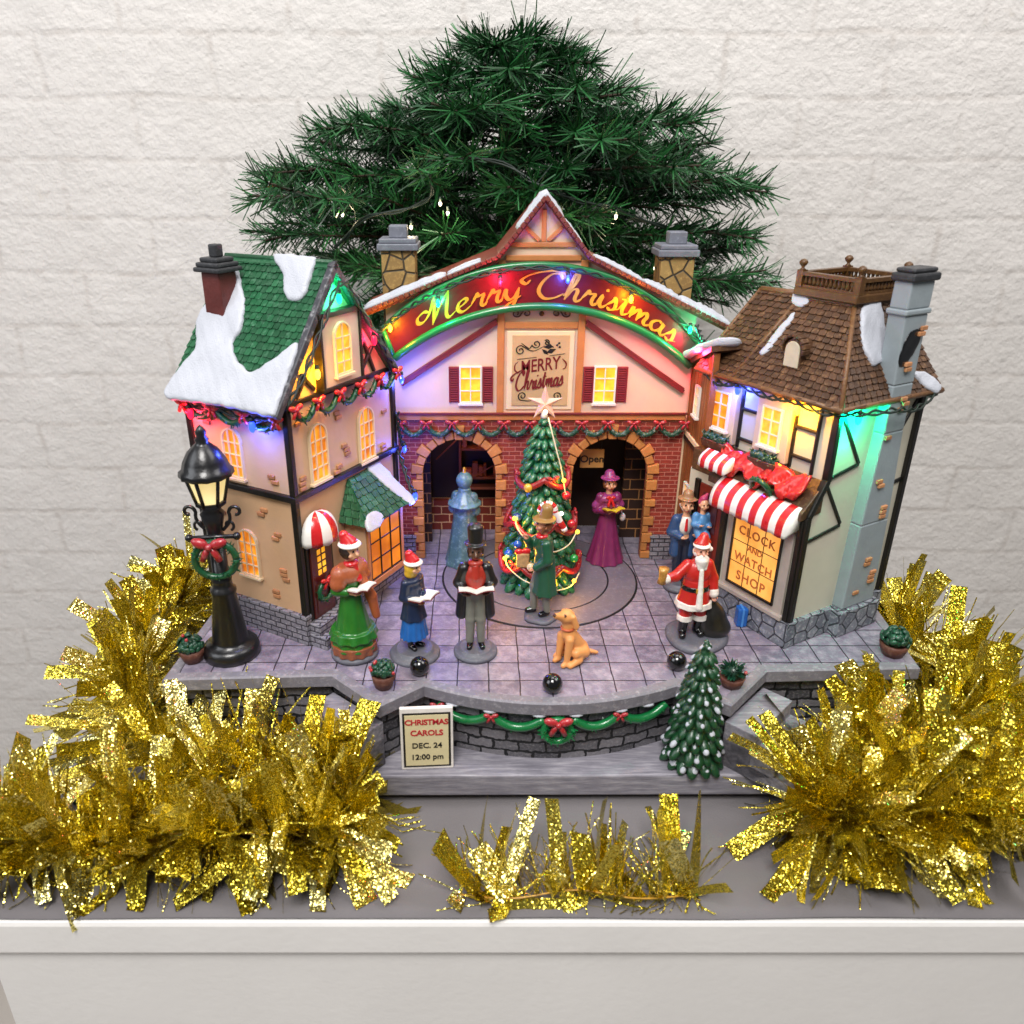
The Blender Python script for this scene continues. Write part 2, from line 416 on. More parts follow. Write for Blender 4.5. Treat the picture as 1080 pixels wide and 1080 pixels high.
def prim_box(pr):
    t = pr[0]
    if t == 'c':
        r = max(pr[3], pr[4]); return [min(pr[1][i], pr[2][i])-r for i in range(3)], [max(pr[1][i], pr[2][i])+r for i in range(3)]
    if t == 'e': return [pr[1][i]-pr[2][i] for i in range(3)], [pr[1][i]+pr[2][i] for i in range(3)]
    if t == 'k':
        r = max(pr[4], pr[5])*(1+pr[7]); sq = max(1, pr[8]); return [pr[1][0]-r, pr[1][1]-r*sq, pr[2]], [pr[1][0]+r, pr[1][1]+r*sq, pr[3]]
    if t == 'b':
        m = math.hypot(pr[2][0], pr[2][1]); return [pr[1][0]-m, pr[1][1]-m, pr[1][2]-pr[2][2]], [pr[1][0]+m, pr[1][1]+m, pr[1][2]+pr[2][2]]
def sculpt(prims, h=.055, k=.1, cuts=(), cutk=.04):
    """-> verts, quads, material index per quad; last item of a primitive is its material index"""
    lo = np.min([prim_box(p)[0] for p in prims], 0)-3*h; hi = np.max([prim_box(p)[1] for p in prims], 0)+3*h
    n = np.ceil((hi-lo)/h).astype(int)+1
    ax = [lo[i]+h*np.arange(n[i]) for i in range(3)]
    X, Y, Z = np.meshgrid(*ax, indexing='ij')
    f = None
    for p in prims:
        d = sdf_eval(p, X, Y, Z)
        if f is None: f = d
        else:
            hh = np.clip(.5+.5*(d-f)/k, 0, 1); f = d*(1-hh)+f*hh-k*hh*(1-hh)
    for p in cuts: f = np.maximum(f, -sdf_eval(p, X, Y, Z))
    V, Q = surfnet(f, lo, h)
    ct = V[Q].mean(1); best = np.full(len(Q), 1e9); mi = np.zeros(len(Q), int)
    for p in prims:
        d = sdf_eval(p, ct[:,0], ct[:,1], ct[:,2]); m = d < best-.004; best[m] = d[m]; mi[m] = p[-1]
    return V.tolist(), Q.tolist(), mi.tolist()
# ------------------------------------------------------------------ palette
m_paving = None
def paving():
    t = NT('paving'); setb(t, .42); uv = t.coord()
    sxy = t.n('ShaderNodeVectorMath', operation='SCALE'); sxy.inputs['Scale'].default_value = 100; t.l(uv, sxy.inputs[0])
    nz = t.noise(sxy.outputs[0], .5, 3); d = t.n('ShaderNodeVectorMath', operation='MULTIPLY_ADD')
    t.l(nz.outputs['Color'], d.inputs[0]); d.inputs[1].default_value = (.22, .22, 0); t.l(sxy.outputs[0], d.inputs[2])
    b = t.n('ShaderNodeTexBrick'); b.offset = 0; b.inputs['Scale'].default_value = 1
    b.inputs['Brick Width'].default_value = 2.06; b.inputs['Row Height'].default_value = 2.06
    b.inputs['Mortar Size'].default_value = .045; b.inputs['Mortar Smooth'].default_value = .35
    b.inputs['Color1'].default_value = hx('#716b7b'); b.inputs['Color2'].default_value = hx('#8c8594'); b.inputs['Mortar'].default_value = hx('#2a2730')
    t.l(d.outputs[0], b.inputs['Vector'])
    n1 = t.noise(sxy.outputs[0], 1.1, 6, .7)
    f = t.ramp(n1.outputs[0], [(.44, (0,0,0,1)), (.66, (.75,.75,.75,1))])
    inv = t.math('SUBTRACT', 1.0, b.outputs['Fac'])
    c = t.mix(t.math('MULTIPLY', f, inv), b.outputs['Color'], hx('#b2a9b4'))
    n3 = t.noise(sxy.outputs[0], .35, 3)
    g = t.ramp(n3.outputs[0], [(.35, (.72,.70,.74,1)), (.65, (1,1,1,1))])
    t.l(t.mix(1.0, c, g, 'MULTIPLY'), t.b.inputs['Base Color'])
    n2 = t.noise(sxy.outputs[0], 6, 5)
    h = t.math('ADD', t.math('MULTIPLY', b.outputs['Fac'], -1.0), t.math('MULTIPLY', n2.outputs[0], .3))
    t.l(t.bump(h, .8, .0012), t.b.inputs['Normal']); return t.m
m_paving = paving()
m_disc = M('turntable_grey', '#6b6670', .45, var=.14, vs=.8, bump=.3, dry='#a29ca4', dryk=.35)
m_slot = M('slot_black', '#0c0b0e', .7)
m_edge = M('edge_stone', '#77747c', .55, var=.14, bs=4, bump=.6, dry='#b2aeb2', dryk=.6)
m_slab = None
def slabmat():
    t = NT('slab_grey'); setb(t, .5); v = t.coord()
    mp = t.n('ShaderNodeMapping'); mp.inputs['Scale'].default_value = (45, 420, 420); t.l(v, mp.inputs[0])
    n = t.noise(mp.outputs[0], 1, 6, .65); n2 = t.noise(v, 60, 4)
    c = t.ramp(n.outputs[0], [(.3, hx('#63616b')), (.5, hx('#96939c')), (.72, hx('#c8c4ca'))])
    c = t.mix(n2.outputs[0], c, hx('#716e78'), 'MIX'); t.l(c, t.b.inputs['Base Color'])
    t.l(t.bump(n.outputs[0], .5, .0008), t.b.inputs['Normal']); return t.m
m_slab = slabmat()
m_darkstone = Mbrick('dark_stone_courses', '#3b3a40', '#77747a', '#121215', 1.75, .78, .09, dry='#a5a2a6', wob=.25, dist=.0015)
m_whitebrick = None
m_greybrick = Mbrick('grey_brick', '#6f6c75', '#85828a', '#35333a', .95, .42, .05, dry='#cfccd0')
m_fieldstone = Mstone('fieldstone', '#565b66', '#7d8089', '#3a3c44', .95, dry='#c6c8ca', edge=.05)
m_redbrick = Mbrick('red_brick', '#7d2a22', '#96382a', '#c07a66', .95, .36, .035, dry='#b0543c')
m_arch = M('arch_stone', '#b9793f', .5, var=.15, vs=1.5, island=.22, dry='#d8a468', dryk=.5)
m_chimstone = Mstone('chimney_stone', '#806338', '#a0824c', '#3a3428', .85, edge=.05, dry='#c9a560')
m_chimcap = M('chimney_cap_grey', '#6c6f7a', .55, dry='#9ea1aa')
m_cream = M('cream_plaster', '#d8bda6', .5, var=.07, vs=.6, bump=.25, bs=3)
m_peach = M('peach_plaster', '#c8a27e', .5, var=.08, vs=.5, bump=.3, bs=3)
m_pale = M('pale_plaster', '#c4bfae', .5, var=.07, vs=.5, bump=.25, bs=3)
m_timber = M('black_timber', '#15130f', .35, var=.2, bump=.5, bs=3)
m_orangewood = M('orange_timber', '#bf7a45', .5, var=.14, vs=1.2, bump=.35, bs=4)
m_maroon = M('maroon_paint', '#6e2023', .45, var=.12)
m_brownroof = M('brown_roof', '#6a2f25', .5, var=.2, vs=2, bump=.7, bs=3, dry='#9a6a58', dryk=.5)
m_shutter = M('shutter_red', '#84232b', .45)
m_banner = M('banner_maroon', '#5c1216', .35, var=.15, vs=.4)
m_gold = M('gold_letter', '#c08f2c', .3, 0, var=.1, coat=.3)
m_greenrim = M('green_rim', '#12703a', .3, var=.12, coat=.5)
m_frost = M('frosted_green', '#17452f', .55, var=.3, vs=2.5, bump=.8, bs=6, dry='#c9d6d2', dryk=.75)
m_needle = M('painted_green', '#14502f', .35, var=.3, vs=2, bump=.6, bs=5, coat=.3)
m_bow = M('bow_red', '#a5232a', .35, var=.2, coat=.4, dry='#e0a0a0', dryk=.3)
m_snow = M('snow_white', '#b8bbc4', .5, var=.05, bump=.9, bs=9)
m_white = M('white_paint', '#e3dcd2', .4, var=.05)
m_windowcream = M('window_cream', '#e6cfa8', .4, var=.06)
m_amber = Mglow('amber_glow', '#ffa126', 1.0, c2='#a84a04', vs=1.6)
m_yellowglow = Mglow('yellow_glow', '#ffc93a', 1.0, c2='#e08a12', vs=1.6)
m_greenroof = M('green_shingle', '#1d5334', .38, var=.2, vs=1.5, bump=.5, bs=4, island=.3, dry='#7fa890', dryk=.3)
m_brownshingle = M('brown_shingle', '#4d3320', .45, var=.2, vs=2, bump=.6, bs=4, island=.35, dry='#a58055', dryk=.45)
m_darkbrick = M('chimney_red', '#5b2622', .5, var=.3, vs=1.2, bump=.7, bs=3)
m_capblack = M('cap_charcoal', '#2c2d30', .5, dry='#6a6b6e', dryk=.4)
m_brickchip = M('brick_chip', '#b07a52', .5, island=.2, dry='#d8b08c')
m_door = M('door_maroon', '#4b1512', .35, coat=.4, var=.2)
m_red = M('glossy_red', '#c41e22', .28, coat=.5, var=.08)
m_awnwhite = M('awning_white', '#e8e4dd', .4, var=.04)
m_blackgloss = M('lamp_black', '#101012', .32, var=.2, coat=.3, bump=.3)
m_lampglass = Mglow('lamp_glass', '#ffe9a8', .9, c2='#d8b25a', vs=.5)
m_plank = M('brown_plank', '#8a5226', .45, var=.1)
m_brass = M('brass_brown', '#54381c', .4, .1, dry='#94703a')
m_bluegrey = M('chimney_blue_grey', '#8c969b', .5, var=.08)
m_cable = M('cable_green', '#0e1f17', .45)
m_basket = M('basket_brown', '#5a3327', .55, var=.25, vs=4, bump=.8, bs=4, dry='#96705c')
m_cloth = M('grey_cloth', '#6f6b6d', .9, var=.06, vs=.3, bump=.5, bs=9)
m_tablewhite = M('table_white', '#e6e3df', .45, var=.04, vs=.15, bump=.35, bs=2)
m_floor = M('pale_floor', '#b9b2aa', .6, var=.05, vs=.1)
m_bark = M('trunk_brown', '#33261b', .8, var=.3)
m_black = M('black_gloss', '#08080a', .12, coat=.6, var=.1, bump=.05)
m_dark = M('interior_dark', '#2b1a12', .7, var=.3)
m_shelf = M('interior_wood', '#7a3a22', .6, var=.2)
m_orangebrickline = Mbrick('interior_brick', '#2e1a12', '#3a2216', '#b07a48', 1.7, .95, .05, bump=.3)
m_interiorbrick2 = Mbrick('interior_brick_low', '#6a2413', '#7c2c18', '#d6a878', 1.5, .8, .05, bump=.3)

# ------------------------------------------------------------------ room
def wallmat():
    t = NT('painted_brick'); setb(t, .75, spec=.3); uv = t.coord('UV')
    nz = t.noise(uv, .08, 3); d = t.n('ShaderNodeVectorMath', operation='MULTIPLY_ADD')
    t.l(nz.outputs['Color'], d.inputs[0]); d.inputs[1].default_value = (2.4, 1.3, 0); t.l(uv, d.inputs[2])
    b = t.n('ShaderNodeTexBrick'); b.inputs['Scale'].default_value = 1; b.inputs['Brick Width'].default_value = 19
    b.inputs['Row Height'].default_value = 6.4; b.inputs['Mortar Size'].default_value = .55; b.inputs['Mortar Smooth'].default_value = .9
    t.l(d.outputs[0], b.inputs['Vector'])
    n1 = t.noise(uv, .35, 6, .62); n2 = t.noise(uv, .11, 4); n3 = t.noise(uv, 1.3, 5, .6)
    v = t.n('ShaderNodeTexVoronoi', feature='SMOOTH_F1'); v.inputs['Scale'].default_value = .22; t.l(d.outputs[0], v.inputs['Vector'])
    h = t.math('ADD', t.math('MULTIPLY', b.outputs['Fac'], -.1), t.math('MULTIPLY', n1.outputs[0], 1.0))
    h = t.math('ADD', h, t.math('MULTIPLY', v.outputs['Distance'], .25))
    h = t.math('ADD', h, t.math('MULTIPLY', n3.outputs[0], .42))
    t.l(t.bump(h, .7, .006), t.b.inputs['Normal'])
    c = t.mix(n2.outputs[0], hx('#cdc9c5'), hx('#dedad6'))
    n4 = t.noise(uv, .16, 5, .7); f = t.ramp(n4.outputs[0], [(.66, (0,0,0,1)), (.78, (.35,.35,.35,1))])
    c = t.mix(f, c, hx('#c9bda9')); m2 = t.math('MULTIPLY', b.outputs['Fac'], t.ramp(n1.outputs[0], [(.4, (0,0,0,1)), (.6, (.5,.5,.5,1))]))
    t.l(t.mix(m2, c, hx('#b9b1aa')), t.b.inputs['Base Color']); return t.m
b = MB(); b.box(-170, 170, 58, 66, -82, 150)
o = build('wall', b, wallmat(), org=(0,58,0)); tag(o, 'white painted brick wall behind the village', 'wall', kind='structure')
b = MB(); b.box(-170, 170, -150, 58, -84, -82); o = build('floor', b, m_floor, org=(0,0,-82)); tag(o, kind='structure')
# table and its grey cloth
TX0, TX1, TY0, TY1, TZ = -28.6, 36.0, -12.6, 24.6, -7.2
tb = thing('table', 'white table under the grey cloth, carrying the whole village', 'table', (4, 6, -82))
b = MB(); b.box(TX0, TX1, TY0, TY1, -10, TZ-.15); build('tabletop', b, m_tablewhite, tb, bevel=.3)
for y0, y1 in ((TY0+.4, TY0+1.8), (TY1-2, TY1-.6)):
    b = MB(); b.box(TX0+.6, TX1-.6, y0, y1, -24, -10); build('apron', b, m_tablewhite, tb, bevel=.2)
for x in (TX0+1, TX1-5):
    for y in (TY0+2, TY1-6):
        b = MB(); b.box(x, x+4, y, y+4, -82, -10); build('leg', b, m_tablewhite, tb, bevel=.3)
b = MB(); b.smooth = True; NXc, NYc = 60, 40; g = []
for j in range(NYc+1):
    row = []
    for i in range(NXc+1):
        x = TX0-2.8+(TX1-TX0+3.0)*i/NXc; y = TY0+.15+(TY1-TY0+.1)*j/NYc
        z = TZ+.03+.12*sin(x*.35+.6*sin(y*.3))*sin(y*.21+x*.07)**2
        if x < TX0-.05: z = TZ-.1-(TX0-x)*1.6+.3*sin(y*.8); x = TX0-.25-(TX0-x)*.25-.3*sin(y*.8)**2
        row.append(b.pt((x, y, z)))
    g.append(row)
for j in range(NYc):
    for i in range(NXc): b.face((g[j][i], g[j][i+1], g[j+1][i+1], g[j+1][i]))
o = build('tablecloth', b, m_cloth, org=(4, 6, TZ), recalc=False); tag(o, 'plain grey cloth spread over the table under the village', 'tablecloth')
md = o.modifiers.new('solid', 'SOLIDIFY'); md.thickness = .0006; md.offset = 0

# ------------------------------------------------------------------ village base
def offset_line(P, d):
    n = len(P); out = []
    for i in range(n):
        a = P[max(i-1, 0)]; c = P[i]; e = P[min(i+1, n-1)]
        def nrm(p, q):
            dx, dy = q[0]-p[0], q[1]-p[1]; l = math.hypot(dx, dy); return (-dy/l, dx/l)
        n1 = nrm(a, c) if i else nrm(c, e); n2 = nrm(c, e) if i < n-1 else n1
        mx, my = n1[0]+n2[0], n1[1]+n2[1]; k = 2/(mx*mx+my*my) if mx*mx+my*my > .2 else 1
        out.append((c[0]+mx*k*d, c[1]+my*k*d))
    return out
arc = []
for i in range(25):
    u = i/24; x = -3.45+u*16.5; arc.append((x, -.85-1.95*(1-((x-4.8)/8.25)**2)))
front = [(-19.6, 24), (-20.0, 8.5), (-20.75, -.25), (-9.65, .25), (-6.15, -3.05)]+arc+[(16.0, -2.95), (19.45, .75), (29.9, 1.1), (30.6, 9.5), (29.6, 24)]
base = thing('village_base', 'grey stone-paved stepped base carrying the whole Christmas village', 'display base', (5, 6, TZ))
inner = offset_line(front, .75)
b = MB(); b.poly([(p[0], p[1], 0) for p in inner]); build('paving', b, m_paving, base, org=(5,6,TZ))
b = MB()
prof = [(.75, -.3), (.75, .0), (.70, .05), (.12, .05), (0, -.06), (0, -.85), (.08, -.95), (.9, -.95)]
R = []
for d, z in prof: R.append([b.pt((p[0], p[1], z)) for p in offset_line(front, d)])
for A, B in zip(R, R[1:]):
    for i in range(len(front)-1): b.face((A[i], A[i+1], B[i+1], B[i]))
build('edging', b, m_edge, base, recalc=False)
b = MB(); w = offset_line(front, .65); A = [b.pt((p[0], p[1], -.9)) for p in w]; B = [b.pt((p[0], p[1], -4.9)) for p in w]
for i in range(len(w)-1): b.face((B[i], B[i+1], A[i+1], A[i]))
al = 0; b.vuv = []
for i in range(len(w)):
    if i: al += math.hypot(w[i][0]-w[i-1][0], w[i][1]-w[i-1][1])
    b.vuv.append((al, 0))
b.vuv = [(u, 4) for u, _ in b.vuv]+[(u, 0) for u, _ in b.vuv]
build('stone_wall', b, m_darkstone, base, recalc=False)
b = MB(); b.hexa([(-22.5,-3.9,-6.5),(31.5,-3.7,-6.5),(31.5,23,-6.5),(-22.5,23,-6.5)], [(-22.5,-3.9,-4.85),(31.5,-3.7,-4.85),(31.5,23,-4.85),(-22.5,23,-4.85)])
build('lower_terrace', b, m_slab, base, bevel=.12)
b = MB()
for x in (-18, 4, 27):
    for y in (-1, 18): b.lathe([(1.2, TZ+.06), (1.2, -6.5)], (x, y, 0), 16)
build('rubber_foot', b, m_black, base)
def steps(p, q, side):
    p = Vector((p[0], p[1], 0)); q = Vector((q[0], q[1], 0)); d = (q-p); n = Vector((d.y, -d.x, 0)).normalized()*side
    b = MB()
    for i, z in enumerate((-1.45, -2.65, -3.8)):
        o0, o1 = (-.2, (i+1)*1.55+.35)
        P = [p+n*o0, q+n*o0, q+n*o1+d.normalized()*.25*i, p+n*o1]
        b.hexa([(v.x, v.y, -4.86) for v in P], [(v.x, v.y, z-.004*i) for v in P])
    build('steps', b, m_slab, base, bevel=.07)
steps((16.0, -2.75), (19.6, .85), 1); steps((-6.1, -2.85), (-9.8, .3), -1)
CX_, CY_ = 5.1, 14.0
def ring(name, r0, r1, z, m, n=72):
    b = MB()
    for k in range(n):
        a, c = 2*pi*k/n, 2*pi*(k+1)/n
        q = [(r0, a), (r1, a), (r1, c), (r0, c)]
        b.poly([(CX_+r*cos(t), CY_+r*sin(t), z) for r, t in q] if r0 else [(CX_+r*cos(t), CY_+r*sin(t), z) for r, t in q[1:3]]+[(CX_, CY_, z)])
        b.poly([(CX_+r1*cos(t), CY_+r1*sin(t), zz) for t, zz in ((a, 0), (c, 0), (c, z), (a, z))])
    build(name, b, m, base, recalc=False)
ring('turntable_slot', 0, 7.97, .012, m_slot); ring('turntable', 0, 5.52, .07, m_disc); ring('track_ring', 5.66, 7.8, .07, m_disc)

# ------------------------------------------------------------------ bow, wreath, swag helpers
def bow(b, c, w, right=(1,0,0), up=(0,0,1), out=(0,-1,0), tails=True):
    c = Vector(c); r = Vector(right); u = Vector(up); o = Vector(out)
    for s_ in (-1, 1):
        ax = (r*s_*.94+u*.34, u*.94-r*s_*.34, o)
        b.ell(c+r*s_*w*.27+u*w*.09, (w*.3, w*.17, w*.14), 10, 6, ax)
        if tails:
            p = [c, c+r*s_*w*.14-u*w*.22+o*.03, c+r*s_*w*.27-u*w*.5]
            b.tube([tuple(x) for x in p], [w*.07, w*.11, w*.1], 6)
    b.ell(c+o*w*.08, w*.12, 8, 6)
def clump(b, c, r, n, s, rr, jit=.5):
    for _ in range(n):
        p = (c[0]+rr.gauss(0, r[0]*jit), c[1]+rr.gauss(0, r[1]*jit), c[2]+rr.gauss(0, r[2]*jit))
        b.ell(p, s*rr.uniform(.6, 1.2), 6, 4)
def furtube(b, pts, r, rr, dens=16, k=.62):
    """garland: a core tube with short leaf tips standing out of it"""
    b.tube(pts, r*.68, 8)
    for i in range(len(pts)-1):
        p, q = Vector(pts[i]), Vector(pts[i+1]); d = (q-p)
        for j in range(max(1, int(d.length*dens))):
            c = p+d*rr.random(); v = Vector((rr.gauss(0,1), rr.gauss(0,1), rr.gauss(0,1))); v = (v-d*(v.dot(d)/max(d.length_squared, 1e-6))).normalized()
            e = c+v*r*rr.uniform(.85, 1.5)+d.normalized()*rr.uniform(-.3, .5)*r
            s_ = v.cross(d).normalized()*r*k*.5
            i0 = [b.pt(x) for x in (c+v*r*.3-s_, c+v*r*.3+s_, e+s_*.3, e-s_*.3)]; b.face(i0)
            w = d.normalized()*r*k*.4
            i0 = [b.pt(x) for x in (c+v*r*.3-w, c+v*r*.3+w, e)]; b.face(i0)
def wreath(b, c, R, r, right, up, out, rr, n=28):
    c = Vector(c); A = Vector(right); U = Vector(up)
    pts = [tuple(c+A*R*cos(2*pi*k/n)+U*R*sin(2*pi*k/n)) for k in range(n+1)]
    furtube(b, pts, r, rr)
# ------------------------------------------------------------------ windows
def window(parent, org, F, cx, z0, w, h, arched=True, cols=2, rows=3, glow=None, fm=None, proud=.22, fr=.11, sill=True):
    """frame with muntins (part) and its lit panes (sub-part), in face frame F(u, out, z)"""
    fm = fm or m_windowcream; glow = glow or m_amber
    out = [(cx-w/2, z0), (cx+w/2, z0)]
    if arched:
        zs = z0+h-w/2
        out += [(cx+w/2*cos(a*pi/10), zs+w/2*sin(a*pi/10)) for a in range(0, 11)]
    else: out += [(cx+w/2, z0+h), (cx-w/2, z0+h)]
    b = MB(F)
    n = len(out); inn = [(cx+(x-cx)*(1-2*fr/w), z0+h/2+(z-z0-h/2)*(1-2*fr/h)) for x, z in out]
    for A0, A1, o0, o1 in ((out, inn, proud, proud),):
        a = [b.pt((x, o0, z)) for x, z in A0]; c = [b.pt((x, o1, z)) for x, z in A1]
        d = [b.pt((x, -.02, z)) for x, z in A0]; e = [b.pt((x, .02, z)) for x, z in A1]
        for i in range(n):
            j = (i+1) % n
            b.face((a[i], a[j], c[j], c[i])); b.face((d[i], d[j], a[j], a[i])); b.face((c[i], c[j], e[j], e[i]))
    mt = .075
    for i in range(1, cols):
        x = cx-w/2+w*i/cols; b.box(x-mt/2, x+mt/2, .04, proud-.04, z0+fr*.6, z0+h-fr*.6)
    for i in range(1, rows):
        z = z0+h*i/rows*(.94 if arched else 1); ww = w/2
        if arched and z > z0+h-w/2: ww = math.sqrt(max(.01, (w/2)**2-(z-(z0+h-w/2))**2))
        b.box(cx-ww+.02, cx+ww-.02, .04, proud-.06, z-mt/2, z+mt/2)
    if sill: b.box(cx-w/2-.1, cx+w/2+.1, 0, proud+.12, z0-.16, z0-.005)
    f = build('window', b, fm, parent, org=org)
    b = MB(F); b.poly([(x, .06, z) for x, z in inn]); build('pane', b, glow, f, org=org, recalc=False)
    return f

# ------------------------------------------------------------------ hall
HL = (5.05, 17.5, 0)
hall = thing('brick_hall', 'central brick hall with two arches under a curved Merry Christmas banner', 'building', HL)
FH = lambda u, o, z: (u, 17.5-o, z)
AR = [(-1.45, 3.02), (10.9, 3.1)]; ZS = 7.75; BT = 12.35
b = MB(FH)
def pier(x0, x1): b.box(x0, x1, -.7, 0, 0, BT)
pier(-6.35, AR[0][0]-AR[0][1]); pier(AR[0][0]+AR[0][1], AR[1][0]-AR[1][1]); pier(AR[1][0]+AR[1][1], 16.6)
for cx, r in AR:
    N = 18
    for k in range(N):
        a0, a1 = pi-pi*k/N, pi-pi*(k+1)/N
        x0, x1 = cx+r*cos(a0), cx+r*cos(a1); z0, z1 = ZS+r*sin(a0), ZS+r*sin(a1)
        b.hexa([(x0, 0, z0), (x1, 0, z1), (x1, -.7, z1), (x0, -.7, z0)], [(x0, 0, BT), (x1, 0, BT), (x1, -.7, BT), (x0, -.7, BT)])
build('brick_front', b, m_redbrick, hall)
for cx, r in AR:
    b = MB(FH); N = 13
    for k in range(N):
        a0, a1 = pi-pi*(k+.05)/N, pi-pi*(k+.95)/N; big = k % 2 == 0; ro = r+(.95 if big else .62); pr = .3 if big else .2
        if k == N//2: ro = r+1.15; pr = .36
        q = [(cx+rr*cos(a), ZS+rr*sin(a)) for rr, a in ((r-.03, a0), (ro, a0), (ro, a1), (r-.03, a1))]
        b.hexa([(x, -.3, z) for x, z in q], [(x, pr, z) for x, z in q])
    z = .03; k = 0
    while z < ZS-.3:
        hh = .68+.12*(k % 3); big = k % 2 == 0; zt = min(z+hh, ZS)
        for s_ in (-1, 1):
            xa = cx+s_*(r-.03); xb = cx+s_*(r+(.85 if big else .5)); b.box(min(xa, xb), max(xa, xb), -.3, .28 if big else .18, z+.03, zt-.03)
        z = zt; k += 1
    build('arch_stones', b, m_arch, hall, bevel=.07)
for x0, x1 in ((-6.5, -5.2), (14.75, 16.75)): b = MB(FH); b.box(x0, x1, -.2, .42, 0, 1.95); b.box(x0-.08, x1+.08, -.2, .5, 1.95, 2.2); build('stone_plinth', b, m_greybrick, hall, bevel=.06)
# upper plaster wall
prof = [(-6.9, 12.35), (16.65, 12.35), (16.65, 20.6), (8.0, 24.9), (7.85, 25.2), (4.85, 28.6), (1.9, 25.2), (1.75, 24.9), (-6.9, 21.4)]
b = MB(FH); b.hexa([(x, -.6, z) for x, z in prof], [(x, 0, z) for x, z in prof])
b.box(-7.4, -6.36, -.6, .12, 0, 12.34)
build('plaster_wall', b, m_cream, hall)
b = MB(FH)   # timber members, each proud of the wall
for x0, x1, z0, z1, o in ((-6.35,16.6,12.36,12.95,.25), (1.55,2.1,12.96,24.6,.22), (7.7,8.25,12.96,24.6,.22), (2.11,7.69,19.6,20.1,.2), (2.11,7.69,24.55,24.95,.24), (2.5,7.3,25.5,25.85,.2)):
    b.box(x0, x1, -.1, o, z0, z1)
b.box(4.7, 5.05, -.1, .19, 25.86, 28.1)
for s_ in (-1, 1):
    b.bar((4.88+s_*.3, .08, 25.95), (4.88+s_*1.35, .08, 26.9), .3, .3, (0,1,0))
build('orange_timber', b, m_orangewood, hall, bevel=.05)
b = MB(FH); b.box(-6.6, 16.7, .26, .42, 12.85, 13.02); build('cornice', b, m_maroon, hall, bevel=.04)
for p, q in (((-5.9, 15.3), (1.5, 20.1)), ((16.2, 14.7), (8.3, 20.0))):
    b = MB(FH); b.bar((p[0], .12, p[1]), (q[0], .12, q[1]), .34, .5, (0,1,0)); b.bar((p[0], .3, p[1]+.22), (q[0], .3, q[1]+.22), .2, .18, (0,1,0))
    build('raking_board', b, m_maroon, hall, bevel=.04)
# roof: slabs following the roof line, running back
line = [(-8.6, 21.05), (1.5, 25.05), (1.75, 25.35), (4.88, 29.15), (8.0, 25.35), (8.25, 25.05), (19.4, 19.75)]
b = MB(FH)
for (x0, z0), (x1, z1) in zip(line, line[1:]):
    b.hexa([(x0, .75, z0-.55), (x1, .75, z1-.55), (x1, -5.2, z1-.55), (x0, -5.2, z0-.55)], [(x0, .75, z0), (x1, .75, z1), (x1, -5.2, z1), (x0, -5.2, z0)])
roof = build('roof', b, m_brownroof, hall)
b = MB(FH)
for (x0, z0), (x1, z1) in zip(line, line[1:]):
    L = math.hypot(x1-x0, z1-z0); n = max(1, int(L/.42))
    for k in range(n):
        t0, t1 = k/n, (k+.9)/n
        b.box(x0+(x1-x0)*t0, x0+(x1-x0)*t1, .7, .95, 0, 0) if 0 else b.bar((x0+(x1-x0)*t0, .86, z0+(z1-z0)*t0-.16), (x0+(x1-x0)*t1, .86, z0+(z1-z0)*t1-.16), .3, .34, (0,1,0))
build('fascia_tiles', b, m_brownroof, hall, bevel=.05)
def roofsnow(t):   # t along the roof polyline by x
    for (x0, z0), (x1, z1) in zip(line, line[1:]):
        if x0 <= t <= x1: return z0+(z1-z0)*(t-x0)/(x1-x0)
    return line[-1][1]
for x0, x1, th in ((-8.5, -2.3, .42), (-2.2, .3, .24), (2.9, 6.2, .36), (6.3, 7.6, .22), (8.6, 12.4, .3), (12.4, 15.2, .4), (15.1, 19.3, .5)):
    b = MB(FH); pts = []; N = 18
    for i in range(N+1):
        x = x0+(x1-x0)*i/N; pts.append((x, .7, roofsnow(x)+.02))
    e = [th*(.35+.65*sin(pi*i/N)**.4)*rnd.uniform(.8, 1.1) for i in range(N+1)]
    b.tube(pts, [v*.62 for v in e], 8)
    b.tube([(p[0], p[1]-1.1, p[2]) for p in pts], [v*.9 for v in e], 8)
    build('snow', b, m_snow, roof, org=HL, uv=False)
for cx, zt in ((-5.95, 25.1), (15.2, 24.65)):
    b = MB(); b.box(cx-1.28, cx+1.28, 19, 21.3, 18, zt); c = build('chimney', b, m_chimstone, roof, org=HL, bevel=.08)
    b = MB(); b.box(cx-1.55, cx+1.55, 18.7, 21.6, zt, zt+.5); b.box(cx-1.4, cx+1.4, 18.85, 21.45, zt+.5, zt+.85); b.box(cx-.68, cx+.68, 19.5, 20.8, zt+.85, zt+1.75)
    build('cap', b, m_chimcap, roof, org=HL, bevel=.08)
